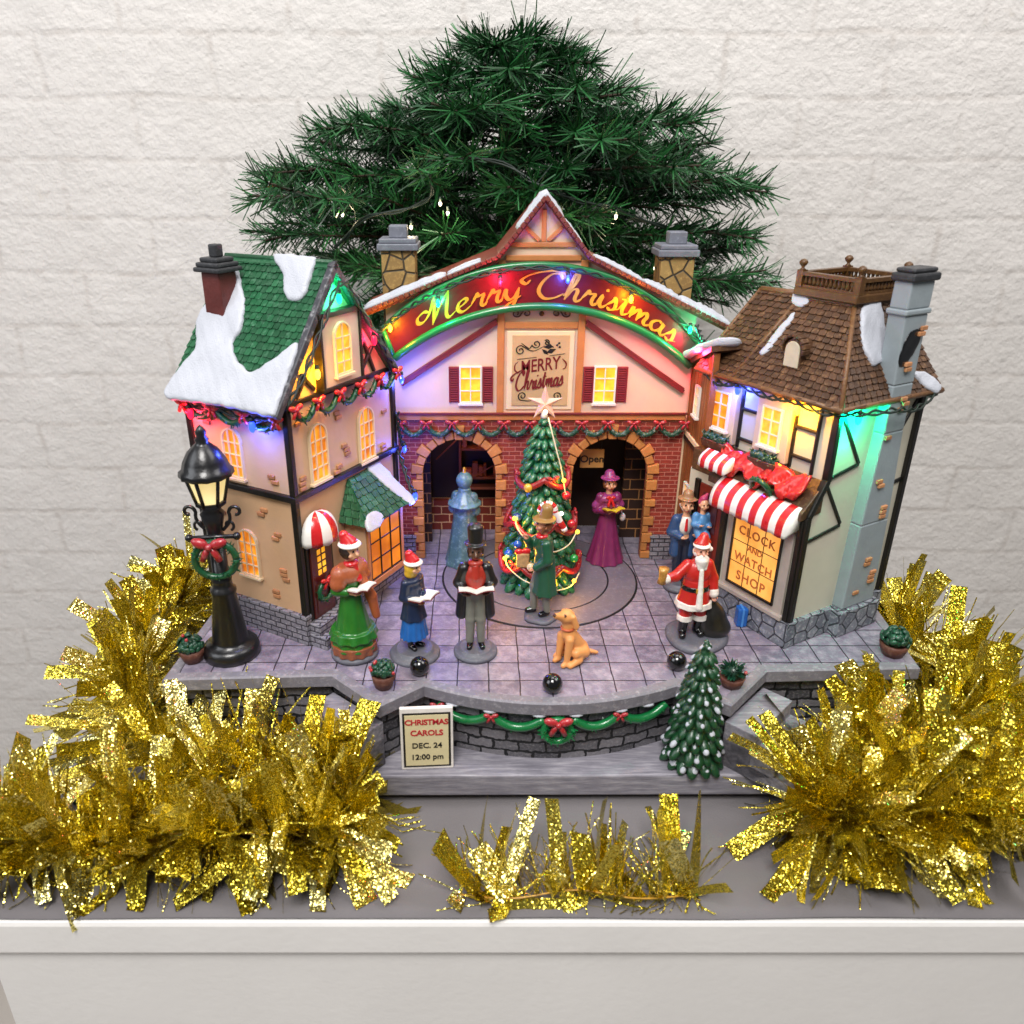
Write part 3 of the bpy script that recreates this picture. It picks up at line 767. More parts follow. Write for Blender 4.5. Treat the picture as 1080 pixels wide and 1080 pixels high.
# banner
def circ(p, q, r_):   # circle through three points
    (x1, y1), (x2, y2), (x3, y3) = p, q, r_
    a = x1*(y2-y3)-y1*(x2-x3)+x2*y3-x3*y2
    B = (x1*x1+y1*y1)*(y3-y2)+(x2*x2+y2*y2)*(y1-y3)+(x3*x3+y3*y3)*(y2-y1)
    Cc = (x1*x1+y1*y1)*(x2-x3)+(x2*x2+y2*y2)*(x3-x1)+(x3*x3+y3*y3)*(x1-x2)
    cx, cy = -B/(2*a), -Cc/(2*a); return cx, cy, math.hypot(x1-cx, y1-cy)
OX, OZ, OR = circ((-7.45, 19.3), (4.7, 24.35), (16.85, 18.6)); IX, IZ, IR = circ((-6.35, 17.4), (4.8, 21.35), (16.4, 16.8))
def onarc(x, v):
    """x position, v 0 at the inner edge .. 1 at the outer edge"""
    xo = 4.7+(x-4.8)*1.062; zo = OZ+math.sqrt(OR**2-(xo-OX)**2); zi = IZ+math.sqrt(IR**2-(x-IX)**2)
    return x+(xo-x)*v, zi+(zo-zi)*v
bx0, bx1, N = -6.3, 16.35, 40
b = MB(FH)
for k in range(N):
    xa, xb = bx0+(bx1-bx0)*k/N, bx0+(bx1-bx0)*(k+1)/N
    q = [onarc(xa, 0), onarc(xb, 0), onarc(xb, 1), onarc(xa, 1)]
    b.hexa([(x, .1, z) for x, z in q], [(x, .75, z) for x, z in q])
banner = build('banner', b, m_banner, hall)
b = MB(FH)
for v in (0, 1): b.tube([(onarc(bx0+(bx1-bx0)*k/N, v)[0], .78, onarc(bx0+(bx1-bx0)*k/N, v)[1]) for k in range(N+1)], .3 if v == 0 else .24, 8)
for x in (bx0, bx1): b.tube([(onarc(x, v)[0], .75, onarc(x, v)[1]) for v in (0, .5, 1)], .2, 8)
build('rim', b, m_greenrim, banner, org=HL)
arcL = 0; tab = [(0, bx0)]
px_, pz_ = onarc(bx0, .3)
for k in range(1, 301):
    x = bx0+(bx1-bx0)*k/300; q = onarc(x, .3); arcL += math.hypot(q[0]-px_, q[1]-pz_); px_, pz_ = q; tab.append((arcL, x))
def bannermap(u, v, h):
    """u along the arc from its left end, v up"""
    i = min(range(len(tab)), key=lambda k: abs(tab[k][0]-u)) if 0 else max(0, min(299, int(u/arcL*300)))
    while i < 299 and tab[i+1][0] < u: i += 1
    while i > 0 and tab[i][0] > u: i -= 1
    f = (u-tab[i][0])/(tab[i+1][0]-tab[i][0]); x = tab[i][1]+f*(tab[i+1][1]-tab[i][1])
    p0 = onarc(x, 0); p1 = onarc(x, 1); L = math.hypot(p1[0]-p0[0], p1[1]-p0[1]); t = .2+v/L
    q = onarc(x, t); return (q[0], .76+h, q[1])
b = MB(FH); wd = script_width('Merry Christmas'); sx = (arcL*.80)/wd
script(b, 'Merry Christmas', lambda u, v, h: bannermap(u+arcL*.115, v, h), sx, .86, .3, .12, .04)
build('lettering', b, m_gold, banner, org=HL, recalc=False)
# greeting board between the posts
b = MB(FH); b.box(2.3, 7.5, -.1, .12, 13.2, 19.4); build('board_frame', b, m_windowcream, hall, bevel=.06)
b = MB(FH); b.box(2.72, 7.12, .1, .2, 13.55, 19.1); brd = build('greeting_board', b, M('board_tan', '#c3a273', .5, var=.1), hall, bevel=.03)
m_ink = M('ink_black', '#191512', .5); m_inkred = M('ink_maroon', '#6d1518', .5)
tilt = .13
b = MB(FH)
text(b, 'MERRY', 1.0, lambda x, y, h: (4.92+x, .2+h, 16.35+y*1.4+x*tilt), .012, .98)
wq = script_width('Christmas')
script(b, 'Christmas', lambda u, v, h: (2.98+u, .2+h, 15.02+v+(u-2)*tilt), 3.75/wq, .66, .15, .1)
for pts in ([(3.2,17.1),(2.95,16.8),(2.95,16.4),(3.2,16.2),(3.35,16.4)], [(6.6,17.3),(6.9,16.95),(6.85,16.6),(6.65,16.5)]):
    ribbon(b, [(p[0], p[1]) for p in catmull([(x, z, 0) for x, z in pts], 5)], lambda x, y, h: (x, .2+h, y), .12)
build('red_lettering', b, m_inkred, brd, org=HL, recalc=False)
b = MB(FH)
def swirl(cx, cz, r, turns, s_, tail=None, w=.09, st=0):
    pts = [(cx+s_*r*(1-.8*k/24)*cos(st+turns*2*pi*k/24), cz+r*(1-.8*k/24)*sin(st+turns*2*pi*k/24)) for k in range(25)]
    if tail: pts = [p for p in catmull([(x, z, 0) for x, z in tail]+[(pts[0][0], pts[0][1], 0)], 5)][:-1]+pts
    ribbon(b, [(p[0], p[1]) for p in pts], lambda x, y, h: (x, .2+h, y), w, .4)
swirl(3.35, 17.95, .38, 1.3, 1, [(5.2,18.3),(4.3,17.9)], st=1.5); swirl(4.55, 18.45, .34, 1.3, 1, [(3.4,18.5),(4.0,18.1)], st=3.4); swirl(5.35, 18.55, .24, 1.2, -1, [(5.9,18.15)], st=1)
for p, q in (((5.1, 18.2), (5.9, 18.25)), ((5.3, 17.75), (6.1, 18.05)), ((5.0, 18.05), (5.5, 17.6))):
    d = (q[0]-p[0], q[1]-p[1]); nn = (-d[1]*.22, d[0]*.22); mid = ((p[0]+q[0])/2, (p[1]+q[1])/2)
    b.poly([(p[0], .225, p[1]), (mid[0]-nn[0], .225, mid[1]-nn[1]), (q[0], .225, q[1]), (mid[0]+nn[0], .225, mid[1]+nn[1])])
for x, z in ((6.15, 18.35), (6.35, 18.2), (6.3, 18.5)): b.ell((x, .22, z), (.09, .03, .09), 8, 4)
b.bar((3.1, .21, 17.25), (4.6, .21, 17.42), .03, .05, (0,1,0)); b.bar((5.6, .21, 17.53), (6.8, .21, 17.7), .03, .05, (0,1,0))
for s_ in (-1, 1): swirl(4.92+s_*1.35, 14.35, .36, 1.35, s_, [(4.92+s_*.4, 14.1), (4.92+s_*.8, 13.95)], st=-1.2)
build('black_ornament', b, m_ink, brd, org=HL, recalc=False)
b = MB(FH)
for s_ in (-1, 1):
    for dx, st in ((.0, 0), (.75, pi)):
        c0 = 4.9+s_*(1.15+dx); pts = [(c0+s_*.36*(1-.75*k/20)*cos(st+2.4*pi*k/20), .1, 20.72+.3*(1-.75*k/20)*sin(st+2.4*pi*k/20)) for k in range(21)]
        b.tube(pts, .06, 6)
b.ell((4.9, .08, 20.7), (.2, .1, .2), 10, 6)
build('scroll_relief', b, m_brass, hall)
# windows with shutters
for cx in (-.5, 10.0):
    window(hall, HL, FH, cx, 13.75, 1.75, 2.95, False, 2, 3, m_yellowglow, m_white)
    for s_ in (-1, 1):
        b = MB(FH); x0 = cx+s_*1.32-.38
        b.box(x0, x0+.1, 0, .24, 13.8, 16.65); b.box(x0+.72, x0+.82, 0, .24, 13.8, 16.65); b.box(x0+.1, x0+.72, 0, .1, 13.8, 16.65)
        for k in range(15): b.box(x0+.08, x0+.74, .06, .2, 13.9+k*.185, 14.0+k*.185)
        build('shutter', b, m_shutter, hall, bevel=.025)
# interior behind the arches
b = MB(); b.box(-7, 17, 24, 24.5, 0, 12.3); b.box(-7, -6.4, 18.3, 24, 0, 12.3); b.box(16.6, 17.2, 18.3, 24, 0, 12.3); b.box(-7, 17, 18.3, 24.4, 12.31, 12.7); b.box(4.2, 5.2, 18.25, 23.9, 0, 12.3)
build('interior_wall', b, m_dark, hall)
b = MB(); b.box(-6.3, 4.1, 23.2, 23.9, 0, 2.9); build('interior_brick_wall', b, m_interiorbrick2, hall)
b = MB(); b.box(12.9, 16.5, 21.5, 22, 0, 11.8); build('brick_pier', b, m_orangebrickline, hall)
b = MB(); b.box(-6.3, -4.0, 20.6, 21, 0, 11.5); build('brick_pier', b, m_orangebrickline, hall)
b = MB()
for z in (4.2, 5.2, 7.9, 9.9): b.box(-1.6, 4.0, 22.6, 23.6, z, z+.22)
for x in (-1.6, 3.7): b.box(x, x+.22, 22.55, 23.6, 3.0, 11.5)
b.bar((-3.6, 22.3, 7.2), (-.2, 22.3, 10.6), .12, .12); b.bar((-.6, 22.3, 5.4), (2.4, 22.3, 7.2), .12, .12)
sh = build('shelf', b, m_shelf, hall, bevel=.04)
b = MB(); r2 = random.Random(5)
for z in (8.15, 10.15, 5.45):
    x = -1.3
    while x < 3.4:
        w = r2.uniform(.3, .6); hgt = r2.uniform(.5, 1.3)
        if r2.random() < .8: b.box(x, x+w*.85, 22.75, 23.4, z, z+hgt)
        x += w
build('shelf_goods', b, M('shelf_goods', '#a8542a', .5, island=.5), sh, org=HL, bevel=.04)
for x in (-1.4, 11.2):
    b = MB(); b.ell((x, 21.5, 11.9), .2, 8, 6); build('interior_bulb', b, Mglow('interior_bulb', '#ffc070', 2), hall, uv=False)
# open sign
sg = thing('open_sign', 'small tan board reading Open, hanging inside the arch with the magenta lady', 'sign', (9.65, 19.2, 8.4))
b = MB(); b.box(8.65, 10.65, 19.15, 19.3, 7.6, 9.25); bd = build('board', b, M('sign_tan', '#b98a4a', .5), sg, bevel=.05)
b = MB(); text(b, 'Open', .88, lambda x, y, h: (9.65+x, 19.15-h, 8.12+y), .02); build('lettering', b, m_ink, sg, recalc=False)
b = MB(); b.tube([(8.9, 19.2, 9.2), (8.9, 19.2, 12.3)], .03, 6); b.tube([(10.4, 19.2, 9.2), (10.4, 19.2, 12.3)], .03, 6); build('hanger', b, m_cable, sg)
# garland of swags along the brick front
gl = thing('swag_garland', 'frosted green swags with pink-red bows along the top of the brick arches', 'garland', (5.05, 17.2, 11.8))
r3 = random.Random(3); xs = [-6.1+k*2.06 for k in range(12)]
for k in range(11):
    b = MB(FH); pts = [(xs[k]+2.06*t, .42, 12.05-.85*(4*t*(1-t))) for t in [i/10 for i in range(11)]]
    furtube(b, pts, .3, r3, 14, .5); build('swag', b, m_frost, gl, uv=False)
for x in xs:
    b = MB(FH); bow(b, (x, .6, 12.2), 1.0, out=(0,1,0)); build('bow', b, m_bow, gl, uv=False)
# brown plank annex
ax = thing('plank_annex', 'narrow brown plank building squeezed between the brick hall and the shop', 'building', (16.9, 15, 0))
b = MB(); r4 = random.Random(9); y = 12.5
while y < 18.1:
    w = r4.uniform(.2, .3); x = 16.85+r4.uniform(-.03, .03)
    b.box(x, 17.3, y, y+w-.03, .02, 18.8+(y-12.5)*-.42); y += w
build('plank_wall', b, M('planks', '#8a4f26', .45, island=.25, vs=.8, dry='#b8783c', dryk=.4), ax)
b = MB(); b.box(16.6, 17.0, 17.75, 18.1, 0, 17.5); b.box(16.72, 17.3, 12.45, 17.7, 11.1, 11.5); build('corner_post', b, m_windowcream, ax, bevel=.04)
b = MB(); b.box(16.7, 17.3, 12.47, 17.68, 10.75, 11.05); build('band', b, m_timber, ax)
FA = lambda u, o, z: (16.85-o, -u, z)
window(ax, (16.9,15,0), FA, -15.1, 13.4, 1.2, 2.3, False, 2, 3, m_yellowglow, m_white, .2)
window(ax, (16.9,15,0), FA, -15.3, 5.7, 1.3, 2.0, False, 2, 2, m_yellowglow, m_white, .2)
b = MB(); b.hexa([(16.3,17.6,16.7),(18.6,17.6,16.9),(18.6,12.2,19.15),(16.5,12.2,18.95)], [(16.3,17.6,17.1),(18.6,17.6,17.3),(18.6,12.2,19.55),(16.5,12.2,19.35)])
rf = build('roof', b, m_brownshingle, ax)
snowpatch(rf, (16.9,15,0), [(15.7,18.3),(18.6,18.0),(18.9,14),(18.4,12),(16.9,12.2),(16.0,14),(15.8,16)], lambda u, v, h: (u, v, 17.2+(17.6-v)*.42+h), .5)
# ------------------------------------------------------------------ house with the green roof
Kx, Ky = -11.9, 4.1; A_ = (.4801, .8772); B_ = (-.8772, .4801)
P1 = lambda s, t, z: (Kx+A_[0]*s+B_[0]*t, Ky+A_[1]*s+B_[1]*t, z)
FG = lambda u, o, z: P1(u, -o, z)          # gable face, u right, o outward
FL = lambda u, o, z: P1(-o, u, z)          # long face looking left
LO = P1(5.5, 4, 0)
m_peachlight = M('peach_plaster_light', '#d0ad8c', .5, var=.08, vs=.5, bump=.3, bs=3)
lh = thing('gabled_house', 'tall peach house with a snowy green gabled roof and a dark red chimney', 'house', LO)
G1 = (A_[0], A_[1], 0); GN = (-B_[0], -B_[1], 0); L1 = (B_[0], B_[1], 0); LN = (-A_[0], -A_[1], 0); UP = (0,0,1)
LD = 8.6
b = MB(P1); b.box(-.28, 11.9, -.28, LD+.2, 0, 2.35); build('stone_base', b, m_greybrick, lh, bevel=.08)
b = MB(P1); b.box(-.1, 3.5, -1.75, -.27, 0, .95); b.box(-.02, 3.3, -1.2, -.26, .94, 1.75); build('doorstep', b, m_greybrick, lh, bevel=.07)
b = MB(P1); b.box(0, 11.5, 0, LD, 2.3, 11.0); build('lower_wall', b, m_peach, lh)
gp = [(0, 11), (11.5, 11), (11.5, 17.0), (5.22, 24.6), (0, 17.5)]
b = MB(P1); b.hexa([(s, .001, z) for s, z in gp], [(s, LD, z) for s, z in gp]); build('upper_wall', b, m_peachlight, lh)
b = MB(P1)
for s, t in ((0,0),(11.5,0),(0,LD)): b.box(s-.22, s+.22, t-.22, t+.22, 2.34, 17.3)
b.box(-.3, 11.8, -.3, LD+.3, 10.85, 11.3)
b.box(.2, 11.3, -.16, .05, 17.15, 17.5)
build('timber_frame', b, m_timber, lh, bevel=.06)
# gable: projecting bay with window, braces
b = MB(FG); b.box(3.2, 7.3, 0, .55, 17.55, 22.2); gb = build('gable_bay', b, m_cream, lh, bevel=.05)
b = MB(FG); b.box(3.05, 3.3, 0, .68, 17.5, 22.2); b.box(7.2, 7.45, 0, .68, 17.5, 22.2); b.box(3.0, 7.5, 0, .72, 22.2, 22.55); b.box(3.0, 7.5, 0, .7, 17.5, 17.75)
for x0, z0, x1, z1 in ((.9,17.6,2.7,19.6),(2.7,17.8,1.6,19.0),(7.7,17.8,9.2,19.4),(9.3,17.6,8.0,20.4)): b.bar((x0, .12, z0), (x1, .12, z1), .22, .24, (0,1,0))
build('gable_timber', b, m_timber, lh, bevel=.04)
FGB = lambda u, o, z: FG(u, o+.55, z)
window(gb, LO, FGB, 5.25, 18.35, 1.75, 3.45, True, 2, 4, m_yellowglow)
window(lh, LO, FG, 2.65, 11.55, 1.85, 4.0, True, 3, 4); window(lh, LO, FG, 8.0, 11.3, 1.85, 4.0, True, 3, 4)
window(lh, LO, FL, 4.9, 11.75, 1.7, 3.5, True, 3, 4); window(lh, LO, FL, 4.6, 4.35, 1.8, 3.6, True, 3, 4)
b = MB(FG); r5 = random.Random(21)
def chips(F, lst):
    b.F = F
    for u, z in lst:
        for k in range(r5.choice((1, 2, 3))):
            x = u+r5.uniform(-.2, .2); zz = z-k*.34; b.box(x-.32, x+.28, -.05, .12+r5.uniform(0, .05), zz, zz+.28)
chips(FG, [(.95,15.8),(4.9,15.5),(5.6,13.0),(10.5,16.2),(10.3,14.2),(.85,12.1),(4.6,11.7),(10.2,11.6)])
chips(FL, [(2.2,16.0),(7.2,13.0),(6.9,15.5),(1.6,12.2),(3.0,9.6),(2.0,8.0),(1.6,5.3),(2.6,3.4),(6.6,8.6),(7.3,5.2)])
build('brick_chip', b, m_brickchip, lh, bevel=.05)
# door, canopy, bay window
b = MB(FG); b.box(.25, 3.05, -.02, .3, 1.76, 7.9); build('door_frame', b, m_timber, lh, bevel=.05)
b = MB(FG); b.box(.55, 2.75, .28, .42, 1.8, 7.5); b.box(.8, 2.5, .42, .48, 2.1, 4.4); dr = build('door', b, m_door, lh, bevel=.04)
b = MB(FG)
for i in range(2):
    for k in range(4): b.box(1.2+i*.5, 1.52+i*.5, .41, .455, 5.0+k*.52, 5.36+k*.52)
build('door_pane', b, m_yellowglow, dr, org=LO)
b = MB(FG); b.ell((2.45, .55, 4.5), .12, 8, 6); build('door_knob', b, m_gold, dr, org=LO)
wr = thing('door_wreath', 'small dark green wreath with a red bow on the maroon door', 'wreath', FG(1.65, .6, 3.7))
b = MB(); wreath(b, FG(1.65, .55, 3.65), .68, .24, G1, UP, GN, r5); build('ring', b, m_needle, wr, uv=False)
b = MB(); bow(b, FG(1.65, .72, 4.45), 1.1, G1, UP, GN); build('bow', b, m_red, wr, uv=False)
b = MB(FG); b.mi = 0   # domed awning: gores, alternately white and red
N = 12; J = 6
def dome(i, j):
    th = pi*i/N; ph = (pi/2)*j/J
    return (1.65-1.62*cos(th)*cos(ph)**.8, .2+1.35*sin(th)*cos(ph)**.9, 7.95+1.75*sin(ph))
gx = [[b.pt(dome(i, j)) for i in range(N+1)] for j in range(J+1)]
lo = [b.pt((dome(i, 0)[0], dome(i, 0)[1], 7.65-.12*(i % 2))) for i in range(N+1)]
b.smooth = True
for j in range(J):
    for i in range(N): b.mi = 1 if (i//2) % 2 == 1 else 0; b.face((gx[j][i], gx[j][i+1], gx[j+1][i+1], gx[j+1][i]))
for i in range(N): b.mi = 1 if (i//2) % 2 == 1 else 0; b.face((lo[i], lo[i+1], gx[0][i+1], gx[0][i]))
o = build('awning', b, [m_awnwhite, m_red], lh); md = o.modifiers.new('t', 'SOLIDIFY'); md.thickness = .0012
b = MB(FG); b.box(4.9, 9.7, .01, 1.8, 2.36, 7.9); bay = build('bay_window', b, m_peach, lh, bevel=.05)
FB = lambda u, o, z: FG(u, o+1.8, z)
b = MB(FB); z0, z1 = 2.95, 7.3
b.box(5.0, 9.55, 0, .14, 2.4, 2.85); b.box(5.0, 9.55, 0, .14, 7.4, 7.85); b.box(5.0, 5.3, 0, .14, 2.86, 7.39); b.box(9.2, 9.55, 0, .14, 2.86, 7.39)
build('bay_trim', b, m_orangewood, bay, org=LO, bevel=.05)
b = MB(FB)
for x in (5.3, 6.55, 7.85, 9.12): b.box(x, x+.08, .0, .12, z0, z1)
for z in (z0, 4.4, 5.85, z1-.08): b.box(5.38, 9.1, .02, .1, z, z+.08)
build('muntin', b, m_timber, bay, org=LO)
b = MB(FB); b.poly([(5.32, .03, z0), (9.18, .03, z0), (9.18, .03, z1), (5.32, .03, z1)]); build('pane', b, Mglow('bay_glow', '#f08a1c', .75, c2='#b05408', vs=.8), bay, org=LO, recalc=False)
# bay roof of green shingles
Q = lambda u, o, z: Vector(FG(u, o, z))
b = MB(); e0, e1 = Q(4.4, 2.5, 7.75), Q(10.2, 2.5, 7.75); r0, r1 = Q(5.6, .05, 10.6), Q(9.3, .05, 10.6)
f0, f1 = Q(4.3, 0, 7.75), Q(10.3, 0, 7.75)
b.poly([tuple(v) for v in (e0, e1, r1, r0)]); b.poly([tuple(v) for v in (f0, e0, r0)]); b.poly([tuple(v) for v in (e1, f1, r1)]); b.poly([tuple(v) for v in (f0, f1, e1, e0)])
shingles(b, e0, e1, r1, r0, 7, .62, .13, r5); shingles(b, f0, e0, r0, r0, 6, .6, .13, r5); shingles(b, e1, f1, r1, r1, 6, .6, .13, r5)
br = build('bay_roof', b, m_greenroof, bay, org=LO, recalc=False)
sl = lambda u, w, h: tuple(Q(0, 0, 0)*0+Q(u, 2.5-2.45*w, 7.75+2.85*w)+Vector((GN[0]*.7, GN[1]*.7, .65))*h)
for pts in ([(4.2,-.08),(5.9,-.06),(6.4,.1),(5.7,.24),(5.0,.22),(4.4,.12)], [(7.9,1.02),(9.35,1.02),(9.8,.5),(10.35,.0),(9.5,-.04),(9.0,.2),(8.5,.45),(8.1,.75)]): snowpatch(bay, LO, pts, sl, .2, 3.76, name='bay_snow')
# main roof
sl0, sl1 = Vector((6.45, 0, 8.1)).normalized(), 0
def SLP(t, w, h):   # left slope: t along the ridge, w up the slope
    return P1(-1.22+.623*w-.782*h, t, 17.25+.782*w+.623*h)
def SRP(t, w, h):
    return P1(11.66-.623*w+.782*h, t, 17.25+.782*w+.623*h)
b = MB()
for F_ in (SLP, SRP):
    b.hexa([F_(-.3, 0, -.4), F_(8.95, 0, -.4), F_(8.8, 10.4, -.4), F_(-.3, 10.4, -.4)], [F_(-.3, 0, 0), F_(8.95, 0, 0), F_(8.8, 10.4, 0), F_(-.3, 10.4, 0)])
shingles(b, SLP(8.95, 0, 0), SLP(-.3, 0, 0), SLP(-.3, 10.35, 0), SLP(8.8, 10.35, 0), 21, .46, .13, r5)
shingles(b, SRP(-.3, 0, 0), SRP(9.3, 0, 0), SRP(9.0, 10.35, 0), SRP(-.3, 10.35, 0), 14, .6, .13, r5)
b.tube([SLP(-.3, 10.42, 0), SLP(8.8, 10.42, 0)], .2, 6)
lr = build('roof', b, m_greenroof, lh, recalc=False)
snowpatch(lr, LO, [(9.05, .75), (8.7, 1.8), (8.0, 3.2), (8.6, 4.6), (8.8, 5.4), (8.6, 7.0), (7.9, 9.3), (7.0, 9.25), (6.2, 8.1), (5.5, 7.3), (4.95, 5.9), (4.75, 5.0), (5.1, 4.3), (4.7, 3.5), (3.6, 2.7), (2.5, 2.4), (1.2, 3.5), (.3, 4.5), (-.25, 4.3), (-.4, .3), (-.2, -.3), (3, -.2), (6, -.25), (8.9, -.3)], lambda t, w, h: SLP(t, w, h), .36)
snowpatch(lr, LO, [(4.6, 10.6), (3.3, 9.4), (2.5, 8.0), (1.45, 7.4), (.75, 8.0), (.85, 9.4), (.95, 10.2), (1.1, 10.65), (2.8, 10.72)], SLP, .36)
snowpatch(lr, LO, [(6.9, 3.2), (5.5, 4.4), (4.2, 3), (3, 2.4), (3.2, .2), (6.5, .2)], SRP, .36)
b = MB(P1); b.box(2.15, 3.75, 6.55, 8.1, 19, 24.7); ch = build('chimney', b, m_darkbrick, lr, org=LO, bevel=.1)
b = MB(P1); cz = 24.7
for w, h0, h1 in ((1.12, 0, .3), (.98, .3, .6), (.78, .6, .9), (.34, .9, 1.7)): b.box(2.95-w, 2.95+w, 7.33-w, 7.33+w, cz+h0, cz+h1)
build('chimney_cap', b, m_capblack, lr, org=LO, bevel=.1)
m_barge = M('bargeboard', '#3a3a40', .5, dry='#c8c8cc', dryk=.5, bs=3)
b = MB()
for F_ in (SLP, SRP): b = MB(); b.bar(F_(-.35, -.3, -.1), F_(-.35, 10.5, -.1), .5, .5, (-B_[0], -B_[1], 0)); build('bargeboard', b, m_barge, lr, org=LO, bevel=.08)
b = MB(); b.bar(SLP(-.3, .05, -.35), SLP(8.9, .05, -.35), .35, .45); build('eave_board', b, m_timber, lr, org=LO, bevel=.05)
# garlands under the eaves
g1 = thing('eave_garland', 'green swags with red bows across the gable front below the attic window', 'garland', FG(5.7, .5, 16.6))
xs = [.1+k*2.25 for k in range(6)]
for k in range(5):
    b = MB(FG); furtube(b, [(xs[k]+2.28*t, .5, 17.2-.95*(4*t*(1-t))) for t in [i/9 for i in range(10)]], .3, r5, 12, .6); build('swag', b, m_needle, g1, uv=False)
for x in xs: b = MB(FG); bow(b, (x, .75, 17.2), 1.15, out=(0,1,0)); build('bow', b, m_red, g1, uv=False)
g2 = thing('eave_garland', 'dark green swags with red bows below the long snowy eave', 'garland', FL(4.5, .5, 16.4))
xs = [.2+k*2.7 for k in range(4)]
for k in range(3):
    b = MB(FL); furtube(b, [(xs[k]+2.7*t, .55, 16.6-.8*(4*t*(1-t))) for t in [i/9 for i in range(10)]], .3, r5, 12, .6); build('swag', b, m_needle, g2, uv=False)
for x in xs: b = MB(FL); bow(b, (x, .8, 16.6), 1.15, out=(0,1,0)); build('bow', b, m_red, g2, uv=False)
# ------------------------------------------------------------------ shop with the brown mansard roof
K2x, K2y = 21.55, 3.8; A2 = (.8713, .4907); B2 = (-.4907, .8713)
P2 = lambda p, q, z: (K2x+A2[0]*p+B2[0]*q, K2y+A2[1]*p+B2[1]*q, z)
FS = lambda u, o, z: P2(-o, -u, z)          # lower shop front (u = -q)
FU = lambda u, o, z: P2(1.25-o, -u, z)      # upper shop front
FR = lambda u, o, z: P2(u, -o, z)           # side wall with the chimney
RO = P2(5, 5, 0); S1 = (-B2[0], -B2[1], 0); SN = (-A2[0], -A2[1], 0); R1 = (A2[0], A2[1], 0); RN = (-B2[0], -B2[1], 0)
rh = thing('shop_house', 'half-timbered clock and watch shop with a brown mansard roof and striped awnings', 'shop', RO)
PX, QX = 9.6, 10.9
b = MB(P2)
foot = [(-.3, -.35), (4.1, -.35), (4.1, -1.2), (8.4, -1.2), (8.4, -.35), (PX+.2, -.35), (PX+.2, QX), (-.3, QX)]
b.hexa([(p, q, 0) for p, q in foot], [(p, q, 2.0) for p, q in foot]); build('stone_base', b, m_fieldstone, rh, bevel=.1)
b = MB(P2); foot = [(0, 0), (PX, 0), (PX, QX-.2), (0, QX-.2)]
b.box(0, PX, 0, QX-.2, 1.95, 9.9); build('lower_wall', b, m_pale, rh)
b = MB(P2); prof = [(0, 9.9), (PX, 9.9), (PX, 17.3), (1.25, 17.3), (1.25, 12.2)]
b.hexa([(p, .002, z) for p, z in prof], [(p, QX-.2, z) for p, z in prof]); build('upper_wall', b, m_pale, rh)
b = MB()
def tb_(F, p, q, w=.34, h=.3): b.bar(F(p[0], .06, p[1]), F(q[0], .06, q[1]), w, h, (F(0,1,0)[0]-F(0,0,0)[0], F(0,1,0)[1]-F(0,0,0)[1], 0))
for p, q in (((.05,2.0),(.05,9.95)), ((.05,9.9),(1.3,12.3)), ((1.3,12.2),(1.3,17.3)), ((PX,2.0),(PX,17.2))): tb_(FR, p, q, .42, .5)
for p, q in (((1.4,12.3),(4.3,12.9)), ((1.5,17.0),(4.3,12.9)), ((.2,8.0),(3.6,8.6)), ((1.3,12.1),(3.6,8.7)), ((8.0,14.6),(9.5,17.0)), ((7.6,10.6),(9.5,10.9))): tb_(FR, p, q, .26, .14)
build('side_timber', b, m_timber, rh, bevel=.06); b = MB()
for p, q in (((-1.1,12.3),(-1.1,17.3)), ((-2.9,12.3),(-2.9,17.2)), ((-6.0,12.3),(-6.0,17.2)), ((-7.6,12.3),(-7.6,17.2)), ((-6.0,15.2),(-7.6,15.2)), ((-1.1,15.2),(-2.9,15.2)), ((-1.1,13.2),(-2.9,13.2)), ((-6.0,13.0),(-7.6,13.0)), ((-10.7,12.3),(-10.7,17.2))): tb_(FU, p, q, .22, .24)
build('timber_frame', b, m_timber, rh, bevel=.06); b = MB()
tb_(FS, (-.12, 2.0), (-.12, 9.7), .4, .4)
build('corner_post', b, m_timber, rh, bevel=.06)
# projecting upper bays with windows, flower boxes
for cu, w, z0, z1, gl_ in ((-4.45, 2.9, 12.5, 17.0, m_yellowglow), (-9.15, 2.7, 12.4, 16.9, m_amber)):
    b = MB(FU); b.box(cu-w/2, cu+w/2, 0, .5, z0, z1); by = build('upper_bay', b, m_cream, rh, bevel=.05)
    window(by, RO, lambda u, o, z: FU(u, o+.5, z), cu, 13.35, 1.7, 2.8, False, 2, 3, gl_, m_white)
r6 = random.Random(31)
for cu, z, lab in ((-4.35, 12.2, 'planter of green and white sprigs under the yellow-lit shop window'), (-8.9, 12.25, 'planter of blue-tinged sprigs under the violet-lit shop window')):
    fb = thing('window_box', lab, 'flower box', FU(cu, .9, z)); fb['group'] = 'window boxes on the shop'
    b = MB(FU); b.hexa([(cu-1.1,.52,z-.3),(cu+1.1,.52,z-.3),(cu+1.1,1.15,z-.3),(cu-1.1,1.15,z-.3)], [(cu-1.2,.52,z+.3),(cu+1.2,.52,z+.3),(cu+1.2,1.3,z+.3),(cu-1.2,1.3,z+.3)]); build('box', b, m_basket, fb, bevel=.05)
    b = MB(FU); furtube(b, [(cu-1.05+.21*k, .9, z+.42+.1*(k % 2)) for k in range(11)], .4, r6, 26, .6); build('foliage', b, m_frost, fb, uv=False)
# sloping ledge between the storeys
b = MB(FS); b.hexa([(-8.3, -1.3, 10.0), (.1, -1.3, 10.0), (.1, .6, 9.75), (-8.3, .6, 9.75)], [(-8.3, -1.3, 12.25), (.1, -1.3, 12.25), (.1, .6, 10.3), (-8.3, .6, 10.3)]); b.box(-QX+.3, -8.31, -1.3, .05, 9.9, 11.6); build('ledge', b, m_brownshingle, rh, bevel=.06)
